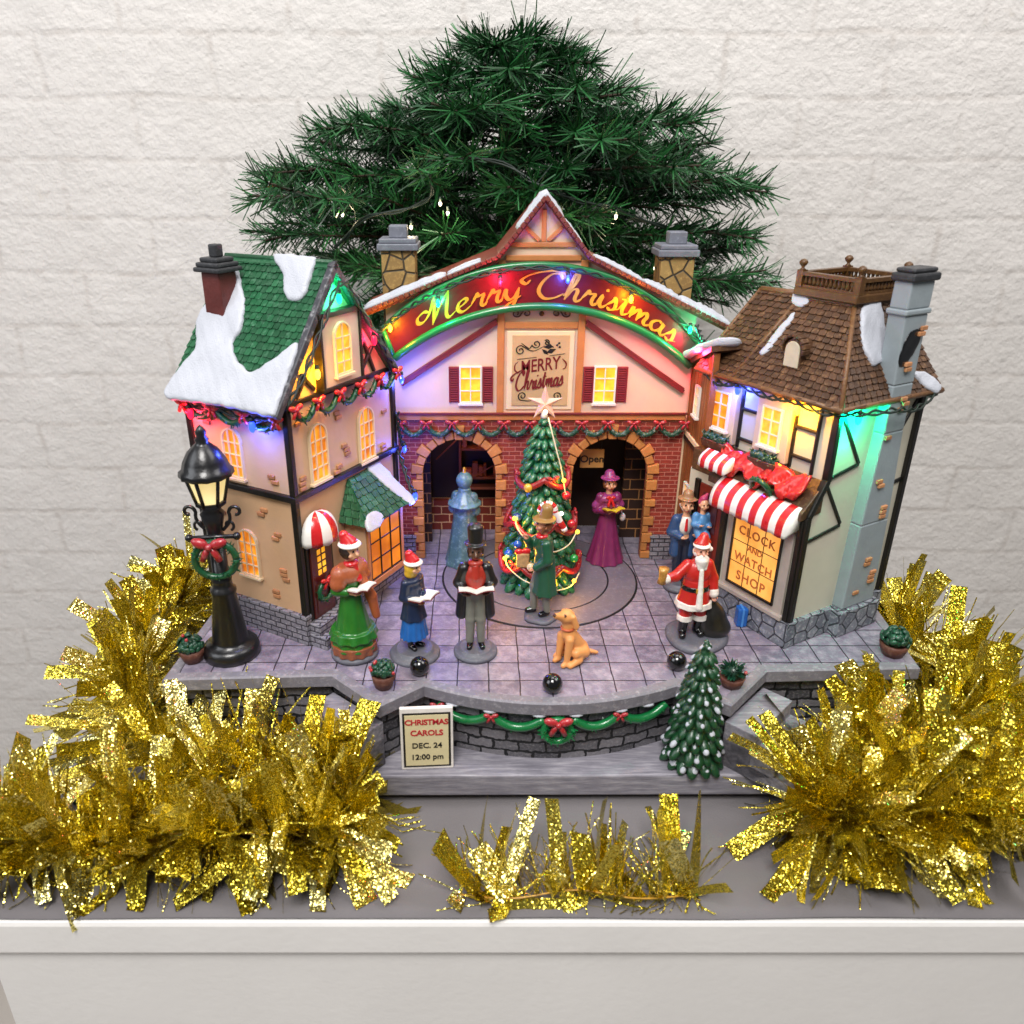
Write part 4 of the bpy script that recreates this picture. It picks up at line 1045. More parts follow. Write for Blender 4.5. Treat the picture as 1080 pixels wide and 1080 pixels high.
# awnings: curved, striped
def awning(u0, u1, zt, zb, o1, stripes, drop=.55):
    b = MB(FS); n = stripes*4; prof = [(.3, zt), (o1*.45, zt-.12*(zt-zb)), (o1*.8, zt-.45*(zt-zb)), (o1*.98, zb+.12), (o1, zb-drop)]
    prof = [(p[0], p[1]) for p in catmull([(x, z, 0) for x, z in prof], 3)]
    g = [[b.pt((u0+(u1-u0)*i/n, o, z-(.1*abs(sin(pi*(i/4))) if k == len(prof)-1 else 0))) for i in range(n+1)] for k, (o, z) in enumerate(prof)]
    b.smooth = True
    for k in range(len(prof)-1):
        for i in range(n): b.mi = 1 if i % 4 in (2,) or (i % 4 == 1) else 0; b.face((g[k][i], g[k][i+1], g[k+1][i+1], g[k+1][i]))
    for i in (0, n):
        b.mi = 0; b.face([g[k][i] for k in range(len(prof))]+[b.pt((u0+(u1-u0)*i/n, .3, zb-drop*.3))])
    o = build('awning', b, [m_awnwhite, m_red], rh); md = o.modifiers.new('t', 'SOLIDIFY'); md.thickness = .001
awning(-7.0, -.15, 10.6, 9.2, 1.6, 6); awning(-8.9, -6.3, 12.1, 11.3, 1.2, 3, .35)
# shop window with lettering
b = MB(FS); b.box(-6.2, -.5, 0, .2, 2.1, 8.6); b.box(-6.4, -.3, 0, .45, 1.95, 2.3); sw = build('shop_window', b, M('window_grey', '#a59a90', .5), rh, bevel=.06)
FSW = lambda u, o, z: FS(u, o+.2, z)
b = MB(FSW); b.poly([(-5.5, .03, 2.85), (-1.35, .03, 2.85), (-1.35, .03, 7.95), (-5.5, .03, 7.95)]); build('pane', b, Mglow('shop_glow', '#ffb558', .9, c2='#d9832a', vs=.7), sw, org=RO, recalc=False)
b = MB(FSW)
for x0, x1, z0, z1 in ((-5.62,-5.48,2.75,8.05),(-1.37,-1.23,2.75,8.05),(-5.62,-1.23,2.68,2.84),(-5.62,-1.23,7.96,8.1)): b.box(x0, x1, 0, .14, z0, z1)
build('pane_frame', b, m_timber, sw, org=RO)
b = MB(FSW)
for x in (-4.15, -2.75): b.box(x, x+.05, .02, .07, 2.85, 7.95)
for z in (4.5, 6.2): b.box(-5.47, -1.38, .021, .066, z, z+.05)
build('muntin', b, m_brass, sw, org=RO)
b = MB(FSW)
for tx, sz, z, bo, sp in (('CLOCK', .92, 6.8, .012, 1.15), ('AND', .62, 5.78, .008, 1.0), ('WATCH', .9, 4.7, .012, 1.1), ('SHOP', 1.0, 3.25, .012, 1.15)):
    text(b, tx, sz, lambda x, y, h: (-3.42+x*.98, .05+h, z+y-(x*.03)), bo, sp)
build('lettering', b, M('letter_rust', '#bd6a30', .5), sw, org=RO, recalc=False)
b = MB(FS); b.box(-9.4, -7.0, 0, .15, 1.95, 9.2); sd = build('door', b, M('door_red', '#6b1c14', .4), rh, bevel=.05)
b = MB(FS); b.box(-9.0, -7.4, .15, .2, 2.6, 5); b.box(-9.0, -7.4, .15, .2, 5.6, 8.6); build('door_panel', b, m_door, sd, org=RO, bevel=.04)
b = MB(FS); b.box(-6.95, -6.45, 0, .25, 1.95, 9.4); b.box(-9.9, -9.45, 0, .25, 1.95, 9.4); build('door_post', b, m_timber, rh, bevel=.05)
# red drape and wreath on the ledge
dp = MB(FS); n = 48; rows = 6; g = []; dp.smooth = True
for j in range(rows+1):
    row = []
    for i in range(n+1):
        u = -8.0+7.6*i/n; sg_ = abs(sin((u+8.0)/7.6*pi*3))
        o = -.55+.95*(j/rows)+.12*sin(i*1.1+j*.9); z = 12.1-1.0*j/rows-.75*sg_*(.5+.5*j/rows)+.55*(1-j/rows)*.3+.16*sin(i*.9+j*1.3)+.35
        row.append(dp.pt((u, o, z)))
    g.append(row)
for j in range(rows):
    for i in range(n): dp.face((g[j][i], g[j][i+1], g[j+1][i+1], g[j+1][i]))
d = build('red_drape', dp, M('drape_red', '#c0241f', .3, coat=.4), org=FS(-4.5, 0, 11.2)); tag(d, 'folded red drape lying on the ledge above the big striped awning', 'drape')
md = d.modifiers.new('t', 'SOLIDIFY'); md.thickness = .002
w2 = thing('ledge_wreath', 'green wreath with gold centre resting against the red drape above the awning', 'wreath', FS(-3.5, .3, 10.9))
b = MB(); wreath(b, FS(-3.5, .62, 10.95), .75, .26, S1, (SN[0]*.55, SN[1]*.55, .83), SN, r6); build('ring', b, m_needle, w2, uv=False)
b = MB(); bow(b, FS(-3.5, .6, 11.6), .8, S1, UP, SN); build('bow', b, m_red, w2, uv=False)
# mansard roof
ex, ez, tx, tz = .45, 17.25, 4.5, 23.0
b = MB()
V2 = lambda p, q, z: Vector(P2(p, q, z))
e0, e1, t0, t1 = V2(ex,-.75,ez), V2(ex,8.3,ez), V2(tx,2.6,tz), V2(tx,6.6,tz)
e2, t2 = V2(ex, 11.8, ez), V2(tx, 10.3, 22.9)
ea, ta = V2(10.6, -.75, ez), V2(8.9, 2.6, tz)
eb, tbk = V2(10.6, 11.8, ez), V2(8.9, 6.6, tz)
for q in ((e1, e0, t0, t1), (e2, e1, t1, t2), (e0, ea, ta, t0), (ea, eb, tbk, ta), (t0, ta, tbk, t1), (t2, t1, tbk, eb), (e2, t2, eb)): b.poly([tuple(v) for v in q])
b.poly([tuple(v) for v in (e0, e2, eb, ea)])
shingles(b, e1, e0, t0, t1, 16, .55, .15, r6); shingles(b, e2, e1, t1, t2, 16, .55, .15, r6); shingles(b, e0, ea, ta, t0, 16, .55, .15, r6)
mr = build('roof', b, m_brownshingle, rh, recalc=False)
b = MB()
for p, q in ((e1, t1), (e0, t0)): b.tube([tuple(p), tuple(q)], .17, 6)
b.tube([tuple(t1), tuple(t2)], .22, 6); b.tube([tuple(e2), tuple(e0), tuple(ea)], .2, 6); b.tube([tuple(e2), tuple(t2)], .16, 6)
build('ridge_tile', b, M('ridge_brown', '#6d4a2c', .45, dry='#a88450'), mr, org=RO)
def fs(u, v, h): # front slope: u along eave (q), v 0..1 up
    return tuple(V2(ex+(tx-ex)*v-.82*h, u, ez+(tz-ez)*v+.57*h))
def rs(u, v, h): return tuple(V2(u, -.75+3.35*v-.86*h, ez+(tz-ez)*v+.5*h))
for pts in ([(7.4,.99),(6.5,1.01),(5.8,.93),(6.1,.86),(7.0,.88)], [(6.6,.76),(7.2,.38),(7.1,.31),(6.7,.33),(6.3,.6),(6.2,.76)]): snowpatch(mr, RO, pts, fs, .22, 7.03)
for pts in ([(5.2,.98),(6.6,.97),(6.4,.6),(5.7,.42),(4.3,.36),(3.9,.55),(4.2,.75),(4.6,.88)], [(8.0,.22),(9.4,.2),(10.3,.02),(9.6,-.02),(8.6,.08)]): snowpatch(mr, RO, pts, rs, .3, 6.65)
# dormer on the front slope
b = MB(FU); dz = 18.7
F0 = lambda u, o, z: P2(1.55-o, -u, z)
b.F = F0
o_ = [(-4.95, dz), (-3.6, dz), (-3.6, dz+1.3)]+[(-4.27+.68*cos(a*pi/8), dz+1.3+.68*sin(a*pi/8)) for a in range(1, 8)]+[(-4.95, dz+1.3)]
b.hexa([(u, -1.6, z) for u, z in o_], [(u, .1, z) for u, z in o_]); dm = build('dormer', b, m_brownshingle, mr, org=RO)
b = MB(F0); c = (-4.27, dz+.98); b.mi = 0
b.hexa([(c[0]+(u-c[0])*.86, .08, c[1]+(z-c[1])*.86) for u, z in o_], [(c[0]+(u-c[0])*.86, .2, c[1]+(z-c[1])*.86) for u, z in o_]); build('dormer_window', b, M('dormer_pane', '#c9c0a4', .35), mr, org=RO, bevel=.05)
b = MB(F0)
for k in range(9):
    a = -.15+(pi+.3)*k/8; b.bar((-4.27+.85*cos(a), -.4, dz+1.35+.85*sin(a)), (-4.27+.85*cos(a), .28, dz+1.35+.85*sin(a)), .34, .2, (cos(a), 0, sin(a)))
build('dormer_roof', b, m_brownshingle, mr, org=RO, bevel=.05)
# balustrade on the flat top
b = MB(P2); b.box(4.0, 9.1, 2.1, 7.1, 22.95, 23.5); b.box(4.2, 8.95, 2.3, 6.9, 22.6, 22.95); co = build('cornice', b, m_brass, mr, org=RO, bevel=.08)
b = MB(P2)
for q in (2.35, 6.85): b.box(4.15, 9.05, q-.22, q+.22, 24.25, 24.5); b.box(4.2, 9.0, q-.14, q+.14, 23.5, 23.68)
for p in (4.3, 8.9): b.box(p-.22, p+.22, 2.55, 6.65, 24.26, 24.51); b.box(p-.14, p+.14, 2.5, 6.7, 23.49, 23.67)
for p in (4.3, 8.9):
    for q in (2.35, 6.85): b.box(p-.24, p+.24, q-.24, q+.24, 23.5, 24.6)
for k in range(12):
    p = 4.75+k*.34
    for q in (2.35, 6.85): b.lathe([(.1, 0), (.15, .2), (.09, .4), (.13, .58)], (p, q, 23.68), 6)
    q = 2.8+k*.33
    for p in (4.3, 8.9): b.lathe([(.1, 0), (.15, .2), (.09, .4), (.13, .58)], (p, q, 23.68), 6)
build('balustrade', b, m_brass, mr, org=RO)
b = MB(P2)
for p in (4.3, 8.9):
    for q in (2.35, 6.85): b.lathe([(.26, 0), (.12, .12), (.1, .2), (.26, .38), (.3, .5), (.2, .65), (.05, .72)], (p, q, 24.58), 10)
build('finial', b, m_brass, mr, org=RO)
# chimney stack rising up the side wall
b = MB(FR)
sec = [(4.6, 8.0, 2.0, .85), (4.8, 7.7, 8.5, .85), (5.2, 7.25, 15, .8), (5.2, 7.2, 18.2, .78), (4.95, 7.2, 22.6, .75)]
for (a0, a1, z0, o0), (c0, c1, z1, o1) in zip(sec, sec[1:]):
    b.hexa([(a0, -.5, z0), (a1, -.5, z0), (a1, o0, z0), (a0, o0, z0)], [(c0, -.5, z1), (c1, -.5, z1), (c1, o1, z1), (c0, o1, z1)])
b.box(4.8, 7.3, -.6, .86, 22.6, 22.95); b.box(4.95, 7.2, -.5, .74, 22.95, 24.6)
cm = build('chimney', b, m_bluegrey, rh, bevel=.1)
b = MB(FR); b.box(4.75, 7.4, -.7, .95, 24.6, 25.1); b.box(4.9, 7.2, -.55, .8, 25.1, 25.4); build('chimney_cap', b, m_capblack, cm, org=RO, bevel=.14)
b = MB(FR); chips(FR, [(6.8,21.6),(6.2,19.4),(6.5,17.1),(5.7,14.6),(5.9,11.5),(7.0,9.4),(6.3,5.5),(7.2,4.3),(5.7,3.0)])
b.v = [tuple(Vector(v)+Vector((RN[0], RN[1], 0))*.84) for v in b.v]
build('brick_chip', b, m_brickchip, cm, org=RO, bevel=.05)
snowpatch(cm, RO, [(5.15,20.5),(5.5,21.4),(6.5,21.8),(6.95,21.2),(6.7,20.5),(6.1,19.7),(5.5,19.3),(5.15,19.7)], lambda u, v, h: FR(u, .78+h*.4, v), .14, 1, m_black, 'soot_patch')
# ------------------------------------------------------------------ street lamp
r7 = random.Random(77)
lx, ly = -17.0, 3.0
lp = thing('street_lamp', 'black Victorian lamp post with a lit six-sided lantern beside the gabled house', 'street lamp', (lx, ly, 0))
b = MB(); b.lathe([(1.9,0),(1.95,.25),(1.85,.75),(1.6,.95),(1.25,1.05),(1.2,1.3),(1.0,3.0),(.78,4.7),(.85,4.85),(.85,5.1),(.68,5.25),(.62,5.7),(.68,5.85),(.55,6.0),(.5,8.6)], (lx,ly,0), 20); build('base', b, m_blackgloss, lp)
b = MB(); b.lathe([(.52,8.5),(.62,8.8),(.5,9.3),(.62,9.9),(.78,10.6),(.55,10.9),(.95,11.3)], (lx,ly,0), 20)
b.tube([(lx-1.5,ly-.5,9.05),(lx+1.5,ly-.5,9.2)], .16, 8)
for s_ in (-1,1): b.ell((lx+s_*1.55,ly-.5,9.12+s_*.08), .27, 8, 6)
build('pole', b, m_blackgloss, lp)
for s_ in (-1,1):
    b = MB(); pts = []
    for k in range(26):
        t = k/25
        if t < .5: a = t*2; pts.append((lx+s_*(.55+.5*a+.25*sin(a*pi)), ly, 9.4+1.3*a))
        else: a = (t-.5)*2; ang = -a*1.55*pi; rr = .42*(1-.55*a); pts.append((lx+s_*(1.05+.45-rr*cos(ang)*1.0), ly, 10.7-rr*sin(ang)))
    b.tube(pts, .12, 8)
    pts = [(lx+s_*(.95+.38*(1-.6*k/18)*cos(1.4*pi*k/18-1.2)), ly, 9.75+.38*(1-.6*k/18)*sin(1.4*pi*k/18-1.2)) for k in range(19)]; b.tube(pts, .1, 8)
    build('scroll', b, m_blackgloss, lp)
b = MB(); b.lathe([(.78,11.35),(1.28,13.35)], (lx,ly,0), 6, False, .3); lt = build('lantern_glass', b, m_lampglass, lp)
b = MB()
for k in range(6):
    a = .3+k*pi/3; b.tube([(lx+.82*cos(a),ly+.82*sin(a),11.25),(lx+1.36*cos(a),ly+1.36*sin(a),13.4)], .13, 6)
b.lathe([(.95,11.15),(.95,11.45)], (lx,ly,0), 6, False, .3)
build('lantern_frame', b, m_blackgloss, lp)
b = MB(); b.lathe([(1.3,13.1),(1.66,13.25),(1.62,13.6),(1.42,13.75),(1.3,14.2),(.95,14.85),(.52,15.25),(.36,15.4),(.42,15.6),(.28,15.8),(.34,16.1),(.18,16.35),(.04,16.5)], (lx,ly,0), 24, True, .3, 12, .035); build('lantern_roof', b, m_blackgloss, lp)
wr = thing('lamp_wreath', 'dark green wreath with a large red bow hanging on the street lamp', 'wreath', (lx, ly-.8, 7.7))
b = MB(); wreath(b, (lx+.05, ly-.75, 7.6), 1.35, .34, (1,0,.1), (0,-.15,1), (0,-1,0), r7, 36); build('ring', b, m_needle, wr, uv=False)
b = MB(); bow(b, (lx-.1, ly-1.1, 8.75), 2.1); build('bow', b, m_bow, wr, uv=False)

# ------------------------------------------------------------------ trees of painted resin
def cone_tree(name, label, cx, cy, z0, H, R, layers, s0, mats, snow=False, rr=r7):
    t = thing(name, label, 'Christmas tree', (cx, cy, z0))
    b = MB(); b.lathe([(R*.35,0),(R*.3,1)], (cx,cy,z0), 10); build('trunk', b, m_bark, t, uv=False)
    b = MB(); b.lathe([(R*.8,.5),(R*.76,H*.12),(R*.52,H*.55),(.3,H*.9),(.1,H*.97)], (cx,cy,z0), 16)
    for k in range(layers):
        f = k/(layers-1); rad = R*(1-f)**.52*(.9)+.12; z = z0+.55+(H-1.0)*f; s = s0*(1-.5*f); n = max(4, int(2*pi*rad/(s*1.05)))
        for i in range(n):
            a = 2*pi*(i+(.5 if k % 2 else 0))/n+rr.uniform(-.12,.12); r_ = rad*rr.uniform(.84,1.02)
            d = Vector((cos(a)*.72, sin(a)*.72, -.69)).normalized(); tg = Vector((-sin(a), cos(a), 0)); nn = d.cross(tg)
            c = Vector((cx+r_*.86*cos(a), cy+r_*.86*sin(a), z+rr.uniform(-.08,.08)))
            b.mi = 0; b.ell(c, (s*.5, s*.36, s*.95), 8, 6, (tg, nn, d))
            if snow and rr.random() < .56: b.mi = 1; q_ = rr.uniform(.6, 1.35); up_ = Vector((cos(a), sin(a), .8)).normalized(); b.ell(c+d*s*rr.uniform(.1,.6)+up_*s*.14+tg*s*rr.uniform(-.2,.2), (s*.3*q_, s*.24, s*.4*q_*rr.uniform(.6,1.2)), 8, 6, (tg, nn, d))
    b.mi = 0; b.lathe([(.28,H-.9),(.16,H-.3),(.03,H)], (cx,cy,z0), 8)
    build('foliage', b, mats, t, uv=False, recalc=False); return t
m_tinytree = M('tree_paint', '#123f22', .35, var=.35, vs=2.5, bump=.6, bs=6, coat=.35)
cone_tree('snowy_tree', 'small snow-tipped green tree standing on the lower front terrace', 14.1, -2.35, -4.85, 9.4, 1.95, 11, .78, [m_tinytree, m_snow], True)
tx_, ty_, TH = 5.0, 13.2, 14.2
m_bigtree = M('plaza_tree_paint', '#14603a', .26, var=.4, vs=2, bump=.7, bs=5, coat=.6, dry='#8fc4a4', dryk=.45)
pt_ = cone_tree('plaza_tree', 'large decorated green tree in the middle of the turntable', tx_, ty_, .1, TH-.2, 3.35, 17, .95, [m_bigtree])
def tr(z): f = min(1, max(0, (z-.6)/(TH-1.2))); return 3.35*(1-f)**.52*.93+.22
# red ribbon swags round the tree
m_ribbon = M('ribbon_red', '#8f1f22', .35, var=.25, coat=.4, bump=.6)
for zz, dz, nsw in ((9.6, .7, 4), (6.1, .9, 5), (2.7, .8, 6)):
    b = MB(); pts = []
    for k in range(73):
        a = 2*pi*k/72; z = zz-dz*abs(sin(a*nsw/2)); r_ = tr(z)+.02; pts.append((tx_+r_*cos(a), ty_+r_*sin(a), z))
    b.tube(pts, .24, 8)
    for k in range(nsw):
        a = 2*pi*k/nsw-pi/2+.3; r_ = tr(zz)+.12; bow(b, (tx_+r_*cos(a), ty_+r_*sin(a), zz+.05), 1.0, (-sin(a), cos(a), 0), UP, (cos(a), sin(a), 0))
    build('ribbon', b, m_ribbon, pt_, uv=False)
m_cane = M('cane_white', '#efe8e4', .3, coat=.5, var=.03)
def orn(name, label, cat, F): return thing(name, label, cat, F)
# candy cane
a = -pi/2+.12; z = 5.4; r_ = tr(7.3)+.45; c0 = Vector((tx_+r_*cos(a), ty_+r_*sin(a), 7.3))
cc = thing('candy_cane', 'red and white candy cane on the plaza tree above the tan top hat', 'candy cane', tuple(c0))
b = MB(); pts = []
for k in range(15): t = k/14*pi*1.02; pts.append(c0+Vector((-.55*cos(t)-.1, -.1, .62*sin(t)+.1+.1)))
for k in range(1,7): pts.append(pts[14]+Vector((.14*k, .03*k, -.27*k)))
for k in range(len(pts)-1):
    b.mi = 1 if k % 4 in (1,) or k % 4 == 2 and k % 8 < 4 else 0; b.tube([tuple(pts[k]), tuple(pts[k+1])], .24, 8, cap=(k in (0, len(pts)-2)))
build('cane', b, [m_cane, m_red], cc, uv=False)
bl = [(-1.9,4.55,'#1d4fa8','blue'),(-2.55,3.55,'#1c58b8','deep blue'),(-1.95,6.6,'#25407c','navy'),(2.5,3.2,'#1f8a3c','bright green'),(2.2,6.0,'#b4202a','red'),(-.9,3.0,'#d8c7a0','cream'),(1.7,8.3,'#b4202a','scarlet'),(-1.2,9.0,'#c7a030','gold')]
for dx, z, c, nm in bl:
    r_ = tr(z)+.28; dy = -math.sqrt(max(.05, r_*r_-dx*dx)); o = MB(); o.ell((tx_+dx, ty_+dy, z), .34, 12, 8)
    ob = build('bauble', o, M('bauble_'+nm.replace(' ', '_'), c, .15, coat=.6, var=.05), org=(tx_+dx, ty_+dy, z), uv=False)
    tag(ob, nm+' round bauble hung on the plaza tree', 'bauble', 'baubles on the plaza tree')
def on_tree(dx, z, out=.3): r_ = tr(z)+out; return (tx_+dx, ty_-math.sqrt(max(.05, r_*r_-dx*dx)), z)
gb_ = thing('gift_sack', 'tan patterned gift bag with red top tucked into the tree beside the black-coated singer', 'gift bag', on_tree(-1.5, 3.5))
c = Vector(on_tree(-1.5, 3.4, .2)); b = MB(); v, f, m = sculpt([('b', tuple(c), (.5,.22,.6), .1, 0), ('e', (c.x-.3,c.y,c.z+.7), (.35,.2,.25), 1), ('e', (c.x+.25,c.y,c.z+.75), (.35,.2,.25), 1)], .07, .06); b.add(v, f, m); build('bag', b, [M('bag_tan', '#c09a6a', .5, var=.4, vs=4), m_red], gb_, uv=False)
# star
st = thing('star_topper', 'pearly white five-pointed star on top of the plaza tree', 'star', (tx_, ty_, TH))
b = MB(); sz = TH+.75; oP = []
for k in range(10):
    a = pi/2+k*pi/5; R_ = 1.4 if k % 2 == 0 else .5; oP.append((tx_+R_*cos(a), ty_-.1, sz+R_*sin(a)))
for s_ in (-1,1):
    c = (tx_, ty_-.1+s_*.45, sz)
    for k in range(10): b.poly([oP[k], oP[(k+1)%10], c])
build('star', b, M('star_pearl', '#dfb49c', .25, coat=.6, var=.2, vs=1), st, uv=False)
b = MB(); b.lathe([(.3,0),(.2,.5)], (tx_,ty_,TH-.35), 8); build('socket', b, m_white, st, uv=False)

# ------------------------------------------------------------------ string lights
def dcol(c): return hx(c)
BULB = {'red': ('#ff1438', (1,.03,.1)), 'blue': ('#2a48ff', (.06,.1,1)), 'green': ('#19ffa0', (.0,1,.42)), 'yellow': ('#ffc23a', (1,.42,.01)), 'white': ('#fff0d0', (1,.8,.5))}
BM = {k: Mglow('bulb_'+k, v[0], {'white':4, 'red':3.2, 'blue':3.5, 'green':2.6, 'yellow':4}[k], .1) for k, v in BULB.items()}
LIGHTS = []
def lights_string(label, name, wire, bulbs, size=.24, power=1.0, cat='string lights', twist=.14, loff=None):
    """wire: points of the cable; bulbs: (position, colour, power factor, light offset)"""
    t = thing(name, label, cat, bulbs[0][0])
    b = MB(); q = [Vector(p) for p in catmull(wire, 8)]
    for ph in (0, pi):
        b.tube([tuple(p+Vector((twist*cos(i*.9+ph), twist*.5*sin(i*.9+ph), twist*sin(i*.9+ph)))) for i, p in enumerate(q)], .085, 5)
    build('cable', b, m_cable, t, uv=False)
    for p, c, pw, off in bulbs:
        b = MB(); p = Vector(p)
        b.lathe([(.14,.3),(.16,.12),(.14,.05)], tuple(p), 8); so = build('socket', b, m_cable, t, uv=False)
        b = MB(); b.ell(tuple(p-Vector((0,0,size*.8))), (size*.62, size*.62, size*1.15), 10, 8); build('bulb', b, BM[c], t, uv=False)
        if pw: LIGHTS.append((p+Vector(off)-Vector((0,0,size*.8)), c, pw*power))
    return t
lights_string('string of six coloured bulbs over the Merry Christmas banner', 'string_lights',
  [(-7.3,16.1,19.6),(-6.5,16.1,20.3),(-4.6,16.1,21.6),(-2.7,16.15,22.6),(0,16.15,23.6),(3,16.2,24.15),(6.6,16.2,24.1),(9.5,16.2,23.4),(12.5,16.1,22.0),(15,16,20.4),(16.6,15.9,19.0)],
  [((-6.45,15.95,20.1),'yellow',1.3,(0,-.35,0)), ((-2.85,15.95,21.9),'green',.9,(0,-.35,0)), ((1.7,15.95,23.4),'red',1.2,(0,-.35,0)), ((6.6,15.95,23.6),'blue',1.3,(0,-.35,0)), ((11.3,15.95,22.2),'yellow',1.2,(0,-.35,0)), ((15.8,15.75,20.0),'green',.9,(0,-.35,0))], .26)
gp_ = lambda s, z, o=.8: FG(s, o, z)
lights_string('string of four coloured bulbs round the attic gable of the peach house', 'string_lights',
  [gp_(-.6,17.3,.5), gp_(1.2,19.3,.75), gp_(3.2,21.9,.8), gp_(5.5,24.2,.8), gp_(8,21.4,.8), gp_(10,18.8,.7), gp_(11.7,16.9,.6)],
  [(gp_(5.1,23.5,.75),'green',1.8,(0,0,0)), (gp_(2.4,19.2,.75),'yellow',3.0,(0,0,0)), (gp_(8.7,20.2,.7),'red',2.0,(0,0,0)), (gp_(12.0,16.7,.6),'blue',1.1,(.3,-.2,-.5))], .32)
lights_string('string with one red and one blue bulb under the long snowy eave', 'string_lights',
  [FL(9,.6,16.9), FL(7,.65,16.5), FL(5,.7,16.7), FL(2.5,.75,16.3), FL(.2,.7,16.9)],
  [(FL(7.6,.8,16.3),'red',3.0,(0,0,-.2)), (FL(2.0,1.0,16.3),'blue',1.6,(0,0,-.3))], .36)
lights_string('blue bulb hooked on the snowy corner of the bay roof', 'string_lights',
  [gp_(11.6,11,.4), gp_(11.2,9.5,1.2), gp_(10.3,8.3,2.4)], [(gp_(10.3,8.3,2.6),'blue',1.5,(.6,-.5,-.9))], .32)
lights_string('blue bulb clipped on the corner timber below the peach house gable', 'string_lights',
  [gp_(11.6,14,.4), gp_(11.7,12.5,.5), gp_(11.9,11.3,.6)], [(gp_(11.9,11.2,.7),'blue',.6,(.3,-.1,0))], .26)
lights_string('red bulb hanging over the brown plank wall', 'string_lights', [(16.2,15.5,20.2),(16.5,15,19.4),(16.6,14.2,18.9)], [((16.35,14.4,18.9),'red',2.4,(-.3,-.2,-.1))], .32)
fu = lambda u, z, o=.6: FU(u, o, z)
lights_string('string of blue, yellow and green bulbs under the brown mansard eave', 'string_lights',
  [fu(-11.2,17.2), fu(-9.5,16.7,.8), fu(-7.4,17.0,.8), fu(-5,16.8,.8), fu(-3,17.0,.8), fu(-.3,16.9,.9), FR(2.5,.8,16.8), FR(5,1.5,16.9), FR(7,1.5,16.7), FR(9.9,.8,17.2)],
  [(fu(-7.6,16.9,.75),'blue',2.0,(0,0,-.2)), (fu(-2.4,16.8,.8),'yellow',3.8,(0,0,-.2)), (FR(2.4,.7,16.7),'green',4.4,(.0,0,-.2))], .34)
# fairy lights on the plaza tree: a pale wire with small bulbs
fl = thing('fairy_lights', 'pale wire of small warm lights wound round the plaza tree', 'string lights', on_tree(0, 6))
b = MB(); wp = [(.25,TH-.2),(.85,11.8),(1.2,10.6),(1.45,9.4),(1.7,8.0)]; pts = [on_tree(x, z, .35) for x, z in wp]; b.tube(catmull(pts, 6), .055, 5)
pts = [on_tree(x, z, .45) for x, z in ((-2.1,6.6),(-1.9,5.8),(-1.0,4.9),(0,4.4),(1.0,4.3),(2.0,4.6),(2.6,5.2))]; b.tube(catmull(pts, 6), .055, 5)
pts = [on_tree(x, z, .45) for x, z in ((-2.8,3.2),(-2.6,2.6),(-1.6,2.0),(-.4,1.6),(.8,1.2),(2.2,1.2),(3.0,1.9))]; b.tube(catmull(pts, 6), .055, 5)
build('wire', b, M('wire_pale', '#d9cfae', .4), fl, uv=False)
for x, z, c, pw in ((1.45,9.6,'yellow',.2),(-2.15,6.6,'yellow',.45),(-2.85,3.2,'yellow',.45),(2.5,1.6,'yellow',.25),(1.3,7.2,'white',.0),(0,TH+.3,'white',.06),(2.7,5.3,'yellow',.0)):
    p = on_tree(x, z, .55); b = MB(); b.ell(p, .17, 8, 6); build('bulb', b, BM[c], fl, uv=False)
    if pw: LIGHTS.append((Vector(p)+Vector((0,-.3,0)), c, pw))

# ------------------------------------------------------------------ plants, balls, sign, front garland
m_leaf = M('leaf_green', '#12402c', .4, var=.3, vs=3, coat=.3, island=.35)
def plant(label, x, y, r, h, sharp, berries):
    t = thing('potted_plant', label, 'plant', (x, y, .05)); t['group'] = 'potted plants on the paving'
    b = MB(); b.lathe([(r*.62,0),(r*.8,h*.5),(r*.9,h),(r*.78,h+.02),(r*.7,h-.1)], (x,y,.05), 14, True, 0, 7, .03); build('pot', b, m_basket, t)
    b = MB(); c = Vector((x, y, h+.3))
    for k in range(120 if sharp else 95):
        d = Vector((r7.gauss(0,1), r7.gauss(0,1), abs(r7.gauss(0,.9))-.15)).normalized(); tg = d.cross(Vector((r7.gauss(0,1), r7.gauss(0,1), r7.gauss(0,1)))).normalized()
        L = r*r7.uniform(.75,1.12); w = r*(.12 if sharp else .2)
        p = c+d*L*.92; q = c+d*L*.35
        if sharp: b.poly([tuple(q-tg*w), tuple(q+tg*w), tuple(p+tg*w*.5), tuple(p+d*.08), tuple(p-tg*w*.5)])
        else: b.ell(tuple(c+d*L*.8), (w, w*.55, w*1.3), 6, 4, (tg, d, tg.cross(d)))
    b.ell(tuple(c), (r*.62,)*3, 10, 7)
    build('foliage', b, m_leaf, t, uv=False, recalc=False)
    for k in range(berries):
        d = Vector((r7.gauss(0,1), -abs(r7.gauss(0,1)), abs(r7.gauss(0,1))+.2)).normalized(); b = MB(); b.ell(tuple(c+d*r*1.0), .12, 8, 6); build('berry', b, m_bow, t, uv=False)
plant('potted shrub at the outer corner of the paving beside the street lamp', -19.4, 2.0, .95, .95, False, 2)
plant('potted shrub with red berries in front of the singer in green', -6.05, -1.0, .85, 1.0, False, 5)
plant('spiky round potted shrub beside the snow-tipped tree', 16.55, -.85, .95, .75, True, 1)
plant('potted shrub on the paving near the shop chimney', 28.75, 2.75, 1.05, .9, False, 0)
